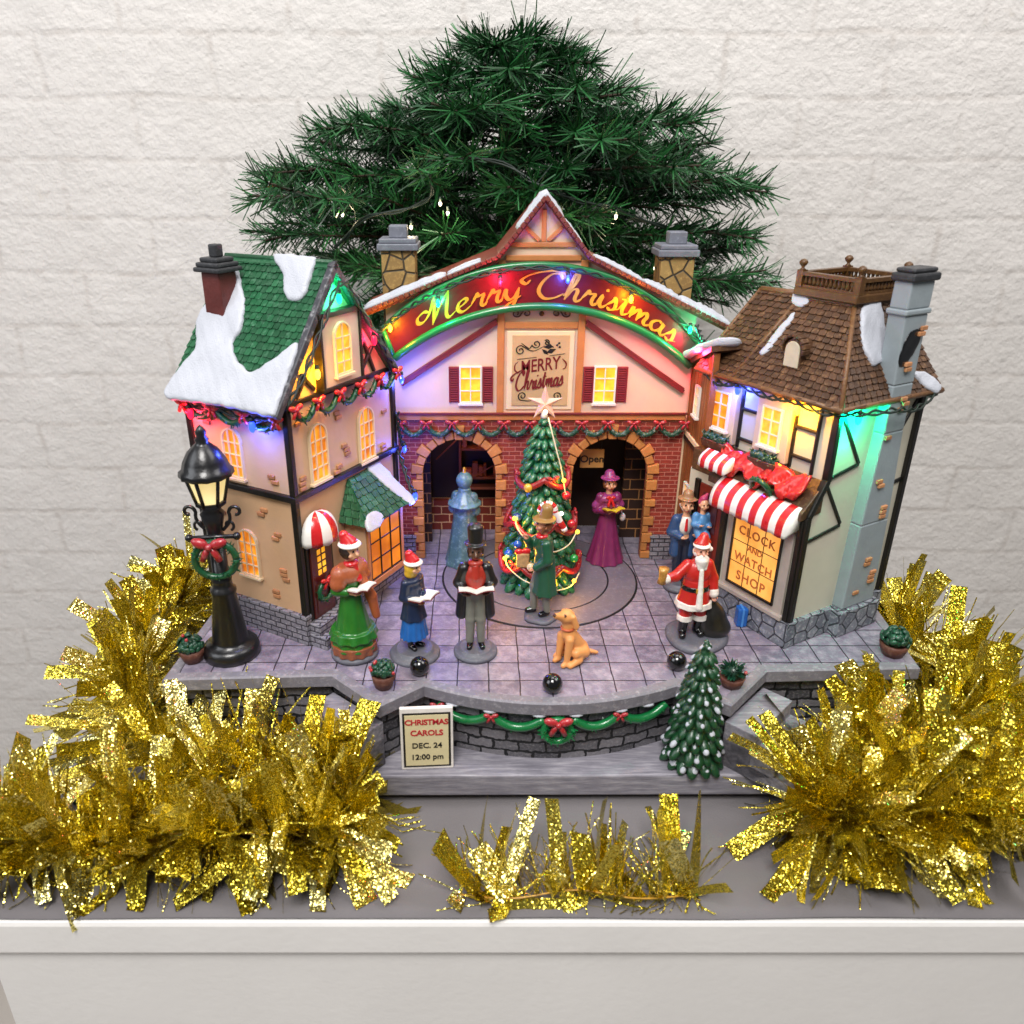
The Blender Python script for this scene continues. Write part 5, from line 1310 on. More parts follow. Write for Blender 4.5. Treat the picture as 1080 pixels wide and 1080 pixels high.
for x, y, lab in ((-3.8,.45,'glossy black ball on the paving behind the berried shrub'), (4.85,-1.45,'glossy black ball at the front edge of the paving below the dog'), (13.4,1.05,'glossy black ball half hidden behind the snow-tipped tree')):
    b = MB(); b.ell((x, y, .62), .66, 20, 14); b.lathe([(.3,0),(.3,.15)], (x,y,.0), 10); o = build('ball_knob', b, m_black, org=(x,y,0), uv=False); tag(o, lab, 'knob', 'black balls along the paving edge')
sg = thing('carol_sign', 'white-framed standing board announcing Christmas Carols', 'sign', (-3.2, -3.1, -4.85))
yaw = .06; FC = lambda u, o, z: (-3.2+u*cos(yaw)+o*sin(yaw), -3.05+u*sin(yaw)-o*cos(yaw)+.12*(z/5), -4.85+z)
b = MB(FC); b.box(-1.68, 1.68, -.15, .12, 0, 4.75); build('board', b, M('sign_white', '#e6e0da', .5), sg, bevel=.06)
b = MB(FC); b.box(-1.52, 1.52, .1, .15, .22, 4.4); fr_ = build('border', b, m_ink, sg)
b = MB(FC); b.box(-1.38, 1.38, .14, .18, .36, 4.26); fc_ = build('panel', b, M('sign_cream', '#d8cba0', .5, var=.05), sg)
mpz = lambda z: (lambda x, y, h: FC(x, .18+h, z+y))
b = MB(); text(b, 'CHRISTMAS', .56, mpz(3.55), .014, .92); text(b, 'CAROLS', .58, mpz(2.72), .014, .95); build('red_lettering', b, M('sign_red', '#b3202c', .5), sg, recalc=False)
b = MB(); text(b, 'DEC. 24', .56, mpz(1.75), .010, 1.0); text(b, '12:00 pm', .56, mpz(.85), .010, 1.0); build('black_lettering', b, m_ink, sg, recalc=False)
fg = thing('front_garland', 'green swag garland with a bowed wreath along the stone wall under the paving', 'garland', (5, -2.3, -1.6))
def fy(x): return -.85-1.95*(1-((x-4.8)/8.25)**2)+.2
for x0, x1 in ((-2.6,.9),(.9,4.3),(6.1,9.2),(9.2,12.4)):
    b = MB(); b.tube([(x0+(x1-x0)*t, fy(x0+(x1-x0)*t), -1.3-.75*4*t*(1-t)) for t in [i/12 for i in range(13)]], .3, 8)
    furtube(b, [(x0+(x1-x0)*t, fy(x0+(x1-x0)*t), -1.3-.75*4*t*(1-t)) for t in [i/12 for i in range(13)]], .34, r7, 8, .5); build('swag', b, m_greenrim, fg, uv=False)
b = MB(); wreath(b, (5.15, -2.75, -2.1), .85, .36, (1,0,0), (0,0,1), (0,-1,0), r7); build('ring', b, m_greenrim, fg, uv=False)
b = MB(); bow(b, (5.15, -3.2, -1.25), 1.7); build('bow', b, m_bow, fg, uv=False)
for x in (.9, 9.2, -2.6): b = MB(); bow(b, (x, fy(x)-.3, -1.25), .9); build('bow', b, m_bow, fg, uv=False)
b = MB()
for x in (-1.5, .9, 4.0, 6.3, 9.2, 11): b.ell((x, fy(x)+.1, -1.0), (.55, .35, .16), 10, 6)
build('snow', b, m_snow, fg, uv=False)

# ------------------------------------------------------------------ big fir behind
ft = thing('fir_tree', 'dark green artificial fir with tiny lights standing behind the brick hall', 'tree', (3, 37, -82))
b = MB(); b.tube([(3,37,-82),(3,37,0),(3,37,34),(3,37,40)], [2.2,1.8,1.0,.3], 10); build('trunk', b, m_bark, ft, uv=False)
r8 = random.Random(101)
nd0 = MB(); nd1 = MB(); tw = MB()
def needles(p, q, L, dens, tip=False):
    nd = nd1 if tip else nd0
    p, q = Vector(p), Vector(q); d = q-p; ln = d.length; d.normalize(); u = d.cross(Vector((0,0,1)))
    u = u.normalized() if u.length > .05 else Vector((1,0,0)); w = u.cross(d)
    tw.tube([tuple(p), tuple(q)], [.14,.09], 4, cap=False)
    for k in range(int(ln*dens)):
        t = (k+r8.random())/(ln*dens); a = r8.uniform(0, 2*pi); l = L*r8.uniform(.5,1.25)*(1-.25*t)
        dr = (u*cos(a)*1.25+w*sin(a)*.5).normalized()*.82+d*r8.uniform(.45,.8); dr.normalize()
        c = p+d*(t*ln); s_ = dr.cross(Vector((r8.gauss(0,1), r8.gauss(0,1), r8.gauss(0,1)))).normalized()*.068
        e = c+dr*l; nd.face([nd.pt(c-s_), nd.pt(c+s_), nd.pt(e+s_*.7), nd.pt(e-s_*.7)])
    for k in range(7):
        a = 2*pi*k/7; dr = (d+u*cos(a)*.5+w*sin(a)*.5).normalized(); s_ = dr.cross(w).normalized()*.08; e = q+dr*L*.8; nd.face([nd.pt(q-s_), nd.pt(q+s_), nd.pt(e+s_*.7), nd.pt(e-s_*.7)])
def fir_branch(z, a, R):
    base_ = Vector((3, 37, z)); d = Vector((cos(a), sin(a), .16)); pts = []
    for k in range(6): t = k/5; pts.append(base_+d*R*t+Vector((0,0,-R*.14*t*t+R*.05*t**3)))
    for k in range(1, 6):
        needles(pts[k-1], pts[k], 2.9, 5 if k < 3 else 13, k >= 4)
        for s_ in (-1, 1):
            if k == 5: continue
            dd = (pts[k]-pts[k-1]).normalized(); sd = dd.cross(Vector((0,0,1)))*s_
            L = R*(.52-.07*k)*r8.uniform(.7,1.25)
            if r8.random() < .22: continue
            L = L; e = pts[k]+(dd*.8+sd*.72+Vector((0,0,r8.uniform(-.15,.25)))).normalized()*L
            md_ = pts[k].lerp(e, .45); needles(pts[k], md_, 2.7, 11); needles(md_, e, 2.7, 13, True)
def firR(z): return 23.5 if z < 27 else max(2.0, 23.5*(1-((z-27)/16.5)**1.15))
nb = 66; hts = [12+(41-12)*(k/nb)**.95 for k in range(nb)]
for k, z in enumerate(hts):
    a = k*2.39996+r8.uniform(-.25,.25); R = firR(z)*r8.uniform(.82,1.06)
    if sin(a) < 0: R = min(R, 13.2/max(.3, -sin(a)))
    if sin(a) > .3 and r8.random() < .35: continue
    fir_branch(z, a, R)
for z, a, R in ((28.2, pi-.02, 22.5), (24.5, pi+.12, 21.5), (31, pi-.25, 20), (22, pi+.3, 18), (21.5, .08, 22.5), (26.8, -.1, 20.5), (29.5, .15, 19), (19.5, -.3, 18), (33.5, -.3, 15), (33, pi+.35, 15.5)): fir_branch(z, a, R)
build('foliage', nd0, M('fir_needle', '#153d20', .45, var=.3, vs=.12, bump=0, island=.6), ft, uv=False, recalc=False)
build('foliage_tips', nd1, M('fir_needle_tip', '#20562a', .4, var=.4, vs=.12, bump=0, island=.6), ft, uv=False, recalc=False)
build('twigs', tw, m_bark, ft, uv=False, recalc=False)
tl = thing('fairy_lights', 'tiny warm white lights on a dark wire wound through the big fir', 'string lights', (0, 25, 28))
b = MB(); wq_ = [(-12,27,24.5),(-8.9,25.5,27.0),(-4,25,28.3),(-3.3,24.6,31.5),(2,25,31),(6,24.5,29),(11.2,25.5,27.6),(16,28,26)]
b.tube(catmull(wq_, 8), .12, 5); b.tube([(p[0]+.2*sin(i*.8), p[1], p[2]+.2*cos(i*.8)) for i, p in enumerate(catmull(wq_, 8))], .1, 5); build('wire', b, m_cable, tl, uv=False)
for p in ((-7.9,24.6,24.8),(-2.9,23.6,28.2),(-2.3,23.4,27.5),(11.2,24.6,27.2),(-11.2,27,27.2),(6.2,24,26.0),(-5.3,24.2,26.4),(15,26,23)):
    b = MB(); b.ell(p, (.13,.13,.22), 8, 6); build('bulb', b, BM['white'], tl, uv=False); b = MB(); b.lathe([(.11,.5),(.13,.1)], p, 8); build('socket', b, m_cable, tl, uv=False); LIGHTS.append((Vector(p)+Vector((0,-.5,0)), 'white', .3))

# ------------------------------------------------------------------ gold tinsel
def goldmat():
    t = NT('gold_tinsel'); setb(t, .2, 1.0); v = t.coord()
    vo = t.n('ShaderNodeTexVoronoi', feature='F1'); vo.inputs['Scale'].default_value = 1500; t.l(v, vo.inputs['Vector'])
    g = t.n('ShaderNodeNewGeometry')
    a = t.n('ShaderNodeVectorMath', operation='SUBTRACT'); t.l(vo.outputs['Color'], a.inputs[0]); a.inputs[1].default_value = (.5,.5,.5)
    s_ = t.n('ShaderNodeVectorMath', operation='SCALE'); s_.inputs['Scale'].default_value = .95; t.l(a.outputs[0], s_.inputs[0])
    ad = t.n('ShaderNodeVectorMath', operation='ADD'); t.l(g.outputs['Normal'], ad.inputs[0]); t.l(s_.outputs[0], ad.inputs[1])
    nm = t.n('ShaderNodeVectorMath', operation='NORMALIZE'); t.l(ad.outputs[0], nm.inputs[0]); t.l(nm.outputs[0], t.b.inputs['Normal'])
    r_ = t.ramp(g.outputs['Random Per Island'], [(0, hx('#ccb838')), (.55, hx('#e4d25a')), (1, hx('#f4eaa0'))])
    t.l(r_, t.b.inputs['Base Color']); return t.m
m_tinsel = goldmat()
def tinsel(name, label, path, n, seed, Lr=(2.6,5.6), wide=.42, lo=None, bias=(0,0,.35)):
    rr = random.Random(seed); P = [Vector(p) for p in catmull(path, 12)]
    t = thing(name, label, 'tinsel garland', tuple(P[len(P)//2]))
    b = MB(); b.tube([tuple(p) for p in P], .05, 6); build('core_wire', b, m_gold, t, uv=False)
    b = MB(); bias = Vector(bias)
    for k in range(n):
        u = rr.random()*(len(P)-1); i = int(u); p = P[i].lerp(P[i+1], u-i) if i+1 < len(P) else P[-1]
        tn = (P[min(i+1, len(P)-1)]-P[max(i-1, 0)]).normalized()
        while True:
            d = Vector((rr.gauss(0,1), rr.gauss(0,1), rr.gauss(0,1))); d = d-tn*d.dot(tn)*.6+bias
            if d.length > .3: d.normalize(); break
        L = rr.uniform(*Lr); isw = rr.random() < wide
        w = rr.uniform(.55,1.45) if isw else rr.uniform(.05,.13)
        L *= 1.15 if isw else 1.0
        sd = d.cross(Vector((rr.gauss(0,1), rr.gauss(0,1), rr.gauss(0,1)))).normalized(); nn = sd.cross(d)
        curl = rr.uniform(-.7,.7)*(.6 if isw else 1.3); tw_ = rr.uniform(-.9,.9); droop = rr.uniform(0,.16); N = 6
        prev = None; ok = True; quads = []
        for j in range(N+1):
            f = j/N; q = p+d*L*f+nn*curl*L*f*f*.5+Vector((0,0,-droop*L*f*f))
            if q.x > TX0+.2 and q.x < TX1 and q.y > TY0+.3 and q.y < TY1: q.z = max(q.z, TZ+.12+.04*rr.random())
            if q.y > -3.6 and -22 < q.x < 31 and q.z < -4.7 and q.y < 24: q.z = -4.7
            if q.y > .6 and -20.2 < q.x < 30.0 and q.z < .3: ok = False; break
            if q.y < 24 and q.y > 1.2 and -19 < q.x < 29: ok = False; break
            if q.y < TY0+.25 or (-5.9 < q.x < -.9 and -8.5 < q.y < -2.4 and q.z > -5.6): ok = False; break
            a = tw_*f; s2 = sd*cos(a)+nn*sin(a); ww = w*(.75+.25*min(1, f*3))*.5
            quads.append((q-s2*ww, q+s2*ww))
        if len(quads) < 3: continue
        ids = [(b.pt(x), b.pt(y)) for x, y in quads]
        for (a0, a1), (c0, c1) in zip(ids, ids[1:]): b.face((a0, a1, c1, c0))
    b.sm = [True]*len(b.f)
    build('strands', b, m_tinsel, t, uv=False, recalc=False)
tinsel('tinsel_garland', 'thick gold tinsel piled along the front and the side by the street lamp', [(-25.2,19,-2.6),(-25.6,12,-3.6),(-25.0,5,-3.8),(-23.2,0,-4.2),(-18.5,-3.6,-4.2),(-12.0,-4.8,-3.8),(-7.6,-6.6,-4.0),(-9.5,-9.0,-4.4),(-14.5,-9.2,-4.2),(-19.5,-9.6,-4.0),(-24.5,-9.9,-4.2),(-28,-9.5,-5)], 2150, 1, (2.6,6.4), .27)
tinsel('tinsel_garland', 'thick gold tinsel piled around the front corner by the shop chimney', [(33.5,12,-3.0),(33.8,7,-3.2),(36.0,3,-3.4),(34,-.5,-3.4),(29.5,-2.2,-3.3),(25.8,-3.6,-3.2),(22.4,-5.4,-3.8),(20.4,-7.6,-4.2),(23,-8.6,-4.0),(27.5,-7.5,-3.6),(32,-8.5,-4)], 2100, 2, (2.6,6.4), .27)
tinsel('tinsel_garland', 'short sparse piece of gold tinsel on the grey cloth at the middle front', [(-1.0,-11.2,-6.8),(2,-11.8,-6.4),(5.5,-11.5,-6.1),(9,-11.8,-6.4),(12.5,-11.2,-6.8)], 420, 3, (2.2,5.4), .2, bias=(0,.15,.25))
b = MB(); b.tube(catmull([(-40,1,-13.5),(-36,.5,-11.6),(-32,0,-9.8),(-29.6,-1,-8.0),(-28.4,-2.2,-6.95),(-26,-4,-6.9)], 8), .22, 6); o = build('cable', b, m_cable, org=(-30,2,-6)); tag(o, 'dark green cable coming over the table edge into the tinsel', 'cable')
# ------------------------------------------------------------------ figures
SK = M('skin_paint', '#d9a27c', .4, var=.06, coat=.2); SKD = M('skin_brown', '#5a3a28', .4, var=.1, coat=.2); INK = m_black; LIP = M('lip_red', '#9c2f2a', .4)
m_stand = M('stand_grey', '#5c5d66', .5, var=.15, dry='#8d8e96', dryk=.4)
def cloth(name, c, **k): return M(name, c, k.pop('rough', .38), var=k.pop('var', .18), vs=k.pop('vs', 1.5), bump=k.pop('bump', .35), bs=4, coat=k.pop('coat', .25), **k)
def R2(p, a, c=(0, 0)): x, y = p[0]-c[0], p[1]-c[1]; return (c[0]+x*cos(a)-y*sin(a), c[1]+x*sin(a)+y*cos(a), p[2])
def figure(label, loc, rz, H, J, parts, skin=SK, head_yaw=0, tilt=0, stand=None, cat='figurine', name='person', hold=None, legs=True, fat=1.0):
    """J: joints for an 8.2-high standing figure facing -Y. parts: (name, prims, mats, blend)"""
    k = H/8.2; t = thing(name, label, cat, loc); t.rotation_euler = (0, 0, rz)
    SC = lambda x, y, z: (x*k, y*k, z*k)
    def hd(p): p = (p[0], p[1], p[2]+tilt*(-p[1]-.0)*.5); q = R2(p, head_yaw, (0, 0)); return (q[0]+J.get('head', (0,0,0))[0], q[1]+J.get('head', (0,0,0))[1], q[2]+J.get('head', (0,0,0))[2])
    pr = [('e', hd((0,-.03,7.55)), (.47,.52,.6), 0), ('e', hd((0,-.2,7.2)), (.34,.34,.33), 0), ('c', hd((0,-.52,7.55)), hd((0,-.66,7.36)), .07, .11, 0),
          ('e', hd((.46,.02,7.45)), (.1,.13,.17), 0), ('e', hd((-.46,.02,7.45)), (.1,.13,.17), 0), ('e', hd((.3,-.36,7.3)), (.16,.15,.14), 0), ('e', hd((-.3,-.36,7.3)), (.16,.15,.14), 0),
          ('c', (0,0,6.3), hd((0,.02,7.1)), .3, .26, 0), ('e', (0,0,5.75), (.74*fat,.46*fat,.75), 0), ('e', (0,0,4.5), (.6*fat,.42*fat,.8), 0)]
    for s_, q in ((-1,'R'),(1,'L')):
        sh = (s_*.72*fat, 0, 6.2); el = J['el'+q]; ha = J['ha'+q]
        pr += [('c', sh, el, .26, .2, 0), ('c', el, ha, .19, .13, 0)]
        d = (Vector(ha)-Vector(el)).normalized(); pc = Vector(ha)+d*.13; pr.append(('e', tuple(pc), (.19,.19,.15), 0))
        if legs:
            kn = J.get('kn'+q, (s_*.36,-.05,2.3)); ft = J.get('ft'+q, (s_*.38,.05,.35)); to = J.get('to'+q, (ft[0]+s_*.08, ft[1]-.5, .2))
            pr += [('c', (s_*.32,0,4.2), kn, .34, .25, 0), ('c', kn, ft, .25, .17, 0), ('c', ft, to, .2, .16, 0)]
    for s_ in (-1, 1): pr.append(('e', hd((s_*.17,-.47,7.58)), (.085,.07,.1), 1))
    pr.append(('e', hd((0,-.5,7.08)), (.14,.07,.055), 2))
    b = MB(SC); v, f, m = sculpt(pr, .05, .07); b.add(v, f, m)
    for s_, q in ((-1,'R'),(1,'L')):      # fingers and thumb
        el = Vector(J['el'+q]); ha = Vector(J['ha'+q]); d = (ha-el).normalized(); sd = d.cross(Vector((0,0,1)))
        sd = sd.normalized() if sd.length > .1 else Vector((1,0,0)); up = sd.cross(d); cu = J.get('curl'+q, up)
        cu = Vector(cu)
        for i, L in enumerate((.26,.32,.3,.22)):
            a = ha+d*.26+sd*(-.135+.09*i); b.tube([tuple(a), tuple(a+d*L*.5+cu*.03), tuple(a+d*L*.8+cu*.12)], [.05,.046,.038], 6)
        a = ha+d*.1-sd*s_*.17; b.tube([tuple(a), tuple(a-sd*s_*.1+d*.14+cu*.05), tuple(a-sd*s_*.06+d*.26+cu*.1)], [.055,.05,.04], 6)
    build('body', b, [skin, INK, LIP], t, org=(0,0,0), uv=False, recalc=False)
    for nm, prs, mats, kk in parts:
        prs = [tuple(('e', hd(p[1][1]), p[1][2], p[1][3]) if p[0] == 'H' and p[1][0] == 'e' else ('c', hd(p[1][1]), hd(p[1][2]))+tuple(p[1][3:]) if p[0] == 'H' else p) for p in prs]
        b = MB(SC); v, f, m = sculpt(prs, .055, kk); b.add(v, f, m); build(nm, b, mats, t, org=(0,0,0), uv=False, recalc=False)
    if stand:
        b = MB(); r_ = stand; b.lathe([(r_,0),(r_*1.02,.22),(r_*.94,.34),(r_*.8,.36),(r_*.76,.52),(r_*.7,.56)], (0,0,0), 28); build('stand', b, m_stand, t, org=(0,0,0), uv=False)
    return t
def lift(prs, dz): return prs
def sleeve(J, q, s_, r0=.34, r1=.27, m=0, end=.9, fat=1):
    sh = Vector((s_*.72*fat, 0, 6.2)); el = Vector(J['el'+q]); ha = Vector(J['ha'+q]); e = el.lerp(ha, end)
    return [('c', tuple(sh), tuple(el), r0, r0*.9, m), ('c', tuple(el), tuple(e), r0*.9, r1, m)]
def hatbrim(z, r, th, m, dy=0): return ('H', ('e', (0, dy, z), (r, r*1.02, th), m))
def book(label, loc, rz, w, h, m, pages=True, tilt=.6, page='page_white'):
    t = thing('song_book', label, 'song book', loc); t.rotation_euler = (-tilt+pi/2-1.2, 0, rz)
    for s_ in (-1, 1):
        b = MB(); n = 8
        for k in range(n):
            x0, x1 = s_*w*k/n, s_*w*(k+1)/n; z0, z1 = [.22*sin(pi*.9*i/n)*.5+.18*i/n for i in (k, k+1)]
            b.hexa([(x0,-h/2,z0),(x1,-h/2,z1),(x1,h/2,z1),(x0,h/2,z0)], [(x0,-h/2,z0+.1),(x1,-h/2,z1+.1),(x1,h/2,z1+.1),(x0,h/2,z0+.1)])
        build('pages', b, m, t, org=(0,0,0), uv=False)
    b = MB(); n = 8
    for k in range(-n, n):
        x0, x1 = w*1.04*k/n, w*1.04*(k+1)/n; z0, z1 = [.22*sin(pi*.9*abs(i)/n)*.5+.18*abs(i)/n-.07 for i in (k, k+1)]
        b.hexa([(x0,-h*.53,z0),(x1,-h*.53,z1),(x1,h*.53,z1),(x0,h*.53,z0)], [(x0,-h*.53,z0+.05),(x1,-h*.53,z1+.05),(x1,h*.53,z1+.05),(x0,h*.53,z0+.05)])
    build('cover', b, m_maroon, t, org=(0,0,0), uv=False); return t
page = M('page_white', '#e9e4da', .5, var=.05)
def at(loc, rz, k, p): q = R2(p, rz); return (loc[0]+q[0]*k, loc[1]+q[1]*k, loc[2]+p[2]*k)
JB = dict(elR=(-1.0,.1,5.0), haR=(-.5,-.9,4.95), elL=(1.0,.1,5.0), haL=(.5,-.9,4.95))

# singer in green, turned to the right of the picture
gW, wW = cloth('dress_green', '#1f6a1c', coat=.6), cloth('trim_white', '#e6dfd6'); bw = cloth('fur_brown', '#8f4f2c', bump=.9); sw_ = cloth('shawl_rust', '#a0532f', bump=.8); hr = cloth('hair_dark', '#2a1a12', bump=.8)
J = dict(JB); J['head'] = (0,-.15,0)
loc, rz, H = (-8.45,2.9,.05), .85, 8.75
figure('woman in a green dress, rust shawl and red Santa cap singing from a book', loc, rz, H, J, [
 ('skirt', [('k',(0,0),.75,4.9,1.5,.55,9,.05,1.0,0), ('k',(0,0),1.45,2.0,1.56,1.4,11,.05,1.0,0), ('e',(0,0,5.2),(.68,.55,1.1),0)]+sleeve(J,'R',-1,.4,.3,0,.55)+sleeve(J,'L',1,.4,.3,0,.55), [gW], .12),
 ('hem', [('k',(0,0),.32,1.05,1.42,1.5,13,.05,1.0,0)], [bw], .1),
 ('shawl', [('e',(0,.02,5.95),(1.1,.85,.7),0), ('c',(-.75,0,6.1),(.75,0,6.1),.56,.56,0), ('c',(.85,-.05,5.9),(1.0,-.1,5.45),.5,.5,0), ('c',(-.85,-.05,5.9),(-1.0,-.05,5.5),.5,.5,0), ('c',(.5,-.5,5.6),(.85,-.95,4.2),.3,.34,0), ('c',(.85,-.95,4.2),(.95,-1.2,2.9),.34,.26,0)], [sw_], .15),
 ('scarf', [('e',(0,-.2,6.62),(.48,.45,.26),0), ('c',(.05,-.45,6.5),(.15,-.68,5.7),.2,.24,0)], [m_red], .1),
 ('hair', [('H',('e',(0,.12,7.5),(.56,.56,.62),0)), ('H',('e',(.35,-.05,7.35),(.2,.35,.35),0)), ('H',('e',(-.35,-.05,7.35),(.2,.35,.35),0))], [hr], .1),
 ('cap', [('H',('c',(0,.05,8.0),(-.15,.25,8.5),.55,.3,0)), ('H',('e',(0,-.05,7.92),(.72,.74,.2),1))], [m_red, wW], .05)], head_yaw=.1, stand=1.62)
book('white open song book held by the woman in green', at(loc, rz, H/8.2, (0,-1.15,5.05)), rz, .85, 1.0, page)
# girl in blue
nv, bl_, yl = cloth('coat_navy', '#15233f'), cloth('skirt_blue', '#1c5fa8'), cloth('hair_yellow', '#d9ad33', bump=.6)
J = dict(JB, elR=(-.95,.1,5.0), haR=(-.35,-.95,4.7), elL=(.95,.1,5.0), haL=(.45,-.95,4.9)); J['head'] = (0,-.12,0)
loc, rz, H = (-4.3,2.85,.55), .85, 6.9
figure('girl in a navy coat, blue skirt and red Santa cap with yellow hair', loc, rz, H, J, [
 ('coat', [('e',(0,0,5.6),(.85,.66,1.0),0), ('k',(0,0),2.9,5.2,1.15,.7,7,.05,.9,0), ('e',(0,.05,6.25),(.9,.7,.36),0)]+sleeve(J,'R',-1,.38,.3)+sleeve(J,'L',1,.38,.3), [nv], .12),
 ('skirt', [('k',(0,0),1.15,3.4,1.22,.9,14,.05,.9,0)], [bl_], .08),
 ('hair', [('H',('e',(0,.1,7.4),(.62,.6,.72),0)), ('H',('e',(0,.2,6.9),(.58,.5,.5),0))], [yl], .1),
 ('boots', [('c',(-.38,.05,1.3),(-.38,.05,.3),.26,.22,0), ('c',(-.38,.05,.25),(-.46,-.5,.2),.24,.2,0), ('c',(.38,.05,1.3),(.38,.05,.3),.26,.22,0), ('c',(.38,.05,.25),(.46,-.5,.2),.24,.2,0)], [m_black], .08),
 ('cap', [('H',('c',(0,.05,8.0),(-.1,.25,8.55),.58,.34,0)), ('H',('e',(0,-.05,7.88),(.76,.78,.22),1))], [m_red, wW], .05)], head_yaw=.15)
st_ = [o for o in bpy.data.objects if o.get('label', '').startswith('girl in a navy')][0]
b = MB(); b.lathe([(1.72,-.6),(1.76,-.42),(1.62,-.26),(1.36,-.26),(1.32,-.05),(1.2,.03)], (0,0,0), 28); build('stand', b, m_stand, st_, org=(0,0,0), uv=False)
book('white open song book held by the girl in blue', at(loc, rz, H/8.2, (.1,-1.2,4.9)), rz, .9, 1.15, page)
# man in a black tailcoat
bk, rv, gt = cloth('tailcoat_black', '#0d0d0f', coat=.5), cloth('waistcoat_red', '#a02a1c', bump=.6), cloth('trousers_grey', '#77776c')
J = dict(elR=(-1.15,.1,5.05), haR=(-.72,-.75,4.75), elL=(1.15,.1,5.05), haL=(.72,-.75,4.8))
loc, rz, H = (-.1,3.0,.5), .06, 8.15
def trousers(J, r=.34): 
    out = []
    for s_, q in ((-1,'R'),(1,'L')):
        kn = J.get('kn'+q, (s_*.36,-.05,2.3)); ft = J.get('ft'+q, (s_*.38,.05,.35)); out += [('c',(s_*.3,0,4.3),kn,r*1.15,r,0), ('c',kn,(ft[0],ft[1],.5),r,r*.8,0)]
    return out+[('e',(0,0,4.4),(.68,.5,.5),0)]
def shoes(J, r=.23):
    out = []
    for s_, q in ((-1,'R'),(1,'L')):
        ft = J.get('ft'+q, (s_*.38,.05,.35)); to = J.get('to'+q, (ft[0]+s_*.08, ft[1]-.5, .2)); out += [('c',(ft[0],ft[1],.3),(to[0],to[1],.2),r,r*.85,0)]
    return out
figure('man in a black tailcoat, top hat and red waistcoat singing from an open book', loc, rz, H, J, [
 ('waistcoat', [('e',(0,-.12,5.6),(.74,.52,1.0),0), ('e',(0,-.15,4.7),(.62,.5,.45),0), ('c',(0,-.4,6.45),(0,-.55,5.7),.22,.24,0)], [rv], .1),
 ('tailcoat', [('c',(-.72,.1,6.1),(-.78,.12,4.6),.42,.42,0), ('c',(.72,.1,6.1),(.78,.12,4.6),.42,.42,0), ('e',(0,.3,5.6),(.9,.35,1.05),0), ('c',(-.8,.1,4.6),(-.95,.2,2.6),.38,.42,0), ('c',(.8,.1,4.6),(.95,.2,2.6),.38,.42,0), ('c',(0,.4,4.6),(0,.5,2.6),.5,.55,0)]+sleeve(J,'R',-1,.38,.3)+sleeve(J,'L',1,.38,.3), [bk], .14),
 ('trousers', trousers(J), [gt], .12), ('shoes', shoes(J), [m_black], .06),
 ('scarf', [('e',(0,-.1,6.62),(.5,.46,.28),0)], [rv], .05),
 ('hair', [('H',('e',(0,.12,7.5),(.54,.54,.55),0)), ('H',('c',(-.44,-.05,7.5),(-.4,-.15,7.1),.13,.1,0)), ('H',('c',(.44,-.05,7.5),(.4,-.15,7.1),.13,.1,0))], [hr], .06),
 ('top_hat', [('H',('c',(0,0,8.1),(0,.02,8.95),.47,.52,0)), ('H',('e',(0,0,8.0),(.74,.76,.12),0)), ('H',('e',(0,.02,9.1),(.54,.54,.35),0))], [bk], .04)], skin=SKD)
st_ = [o for o in bpy.data.objects if o.get('label', '').startswith('man in a black tail')][0]
b = MB(); b.lathe([(1.5,-.47),(1.53,-.3),(1.42,-.17),(1.2,-.17),(1.15,.0),(1.05,.07)], (0,0,0), 28); build('stand', b, m_stand, st_, org=(0,0,0), uv=False)
book('wide white song book held by the man in black', at(loc, rz, H/8.2, (0,-1.0,4.85)), rz, 1.15, .9, page)
# man in the dark green coat, seen from his right side, reaching to the tree
gc, th_ = cloth('coat_green', '#1a5237', coat=.5), cloth('hat_tan', '#94703a'); 
J = dict(elR=(-.75,-.75,5.7), haR=(-.35,-1.15,6.35), elL=(.95,.05,5.0), haL=(.55,-.75,4.3), knR=(-.36,-.45,2.4), ftR=(-.36,-.45,.35), ftL=(.4,.35,.35), knL=(.38,.15,2.3))
loc, rz, H = (4.75,7.6,.35), -1.32, 8.0
figure('man in a long dark green coat and tan hat reaching up to the tree', loc, rz, H, J, [
 ('coat', [('e',(0,.08,5.6),(.92,.68,1.05),0), ('c',(0,.1,4.8),(.1,.3,2.5),.72,.78,0), ('k',(.05,.25),1.9,4.9,1.05,.7,7,.05,.9,0), ('e',(0,.12,6.35),(.72,.55,.3),0)]+sleeve(J,'R',-1,.38,.3)+sleeve(J,'L',1,.4,.3), [gc], .14),
 ('trousers', trousers(J), [gt], .12), ('shoes', shoes(J, .25), [m_black], .06),
 ('scarf', [('e',(0,-.12,6.62),(.46,.46,.24),0)], [m_red], .05),
 ('hair', [('H',('e',(0,.16,7.5),(.53,.52,.55),0)), ('H',('c',(-.44,-.05,7.5),(-.38,-.2,7.0),.14,.13,0)), ('H',('c',(.44,-.05,7.5),(.38,-.2,7.0),.14,.13,0))], [cloth('hair_auburn', '#7a4524', bump=.7)], .06),
 ('hat', [('H',('c',(0,.1,8.05),(0,.2,8.75),.47,.45,0)), ('H',('e',(0,.05,7.98),(.86,.88,.13),0))], [th_], .08)], head_yaw=-.1, tilt=.5, skin=M('skin_ruddy', '#c98a6a', .4))
st_ = [o for o in bpy.data.objects if o.get('label', '').startswith('man in a long dark')][0]
b = MB(); b.lathe([(1.25,-.28),(1.27,-.1),(1.1,0),(1.0,.03)], (0,0,0), 22, True, 0, 5, .06); build('stand', b, m_stand, st_, org=(0,0,0), uv=False)
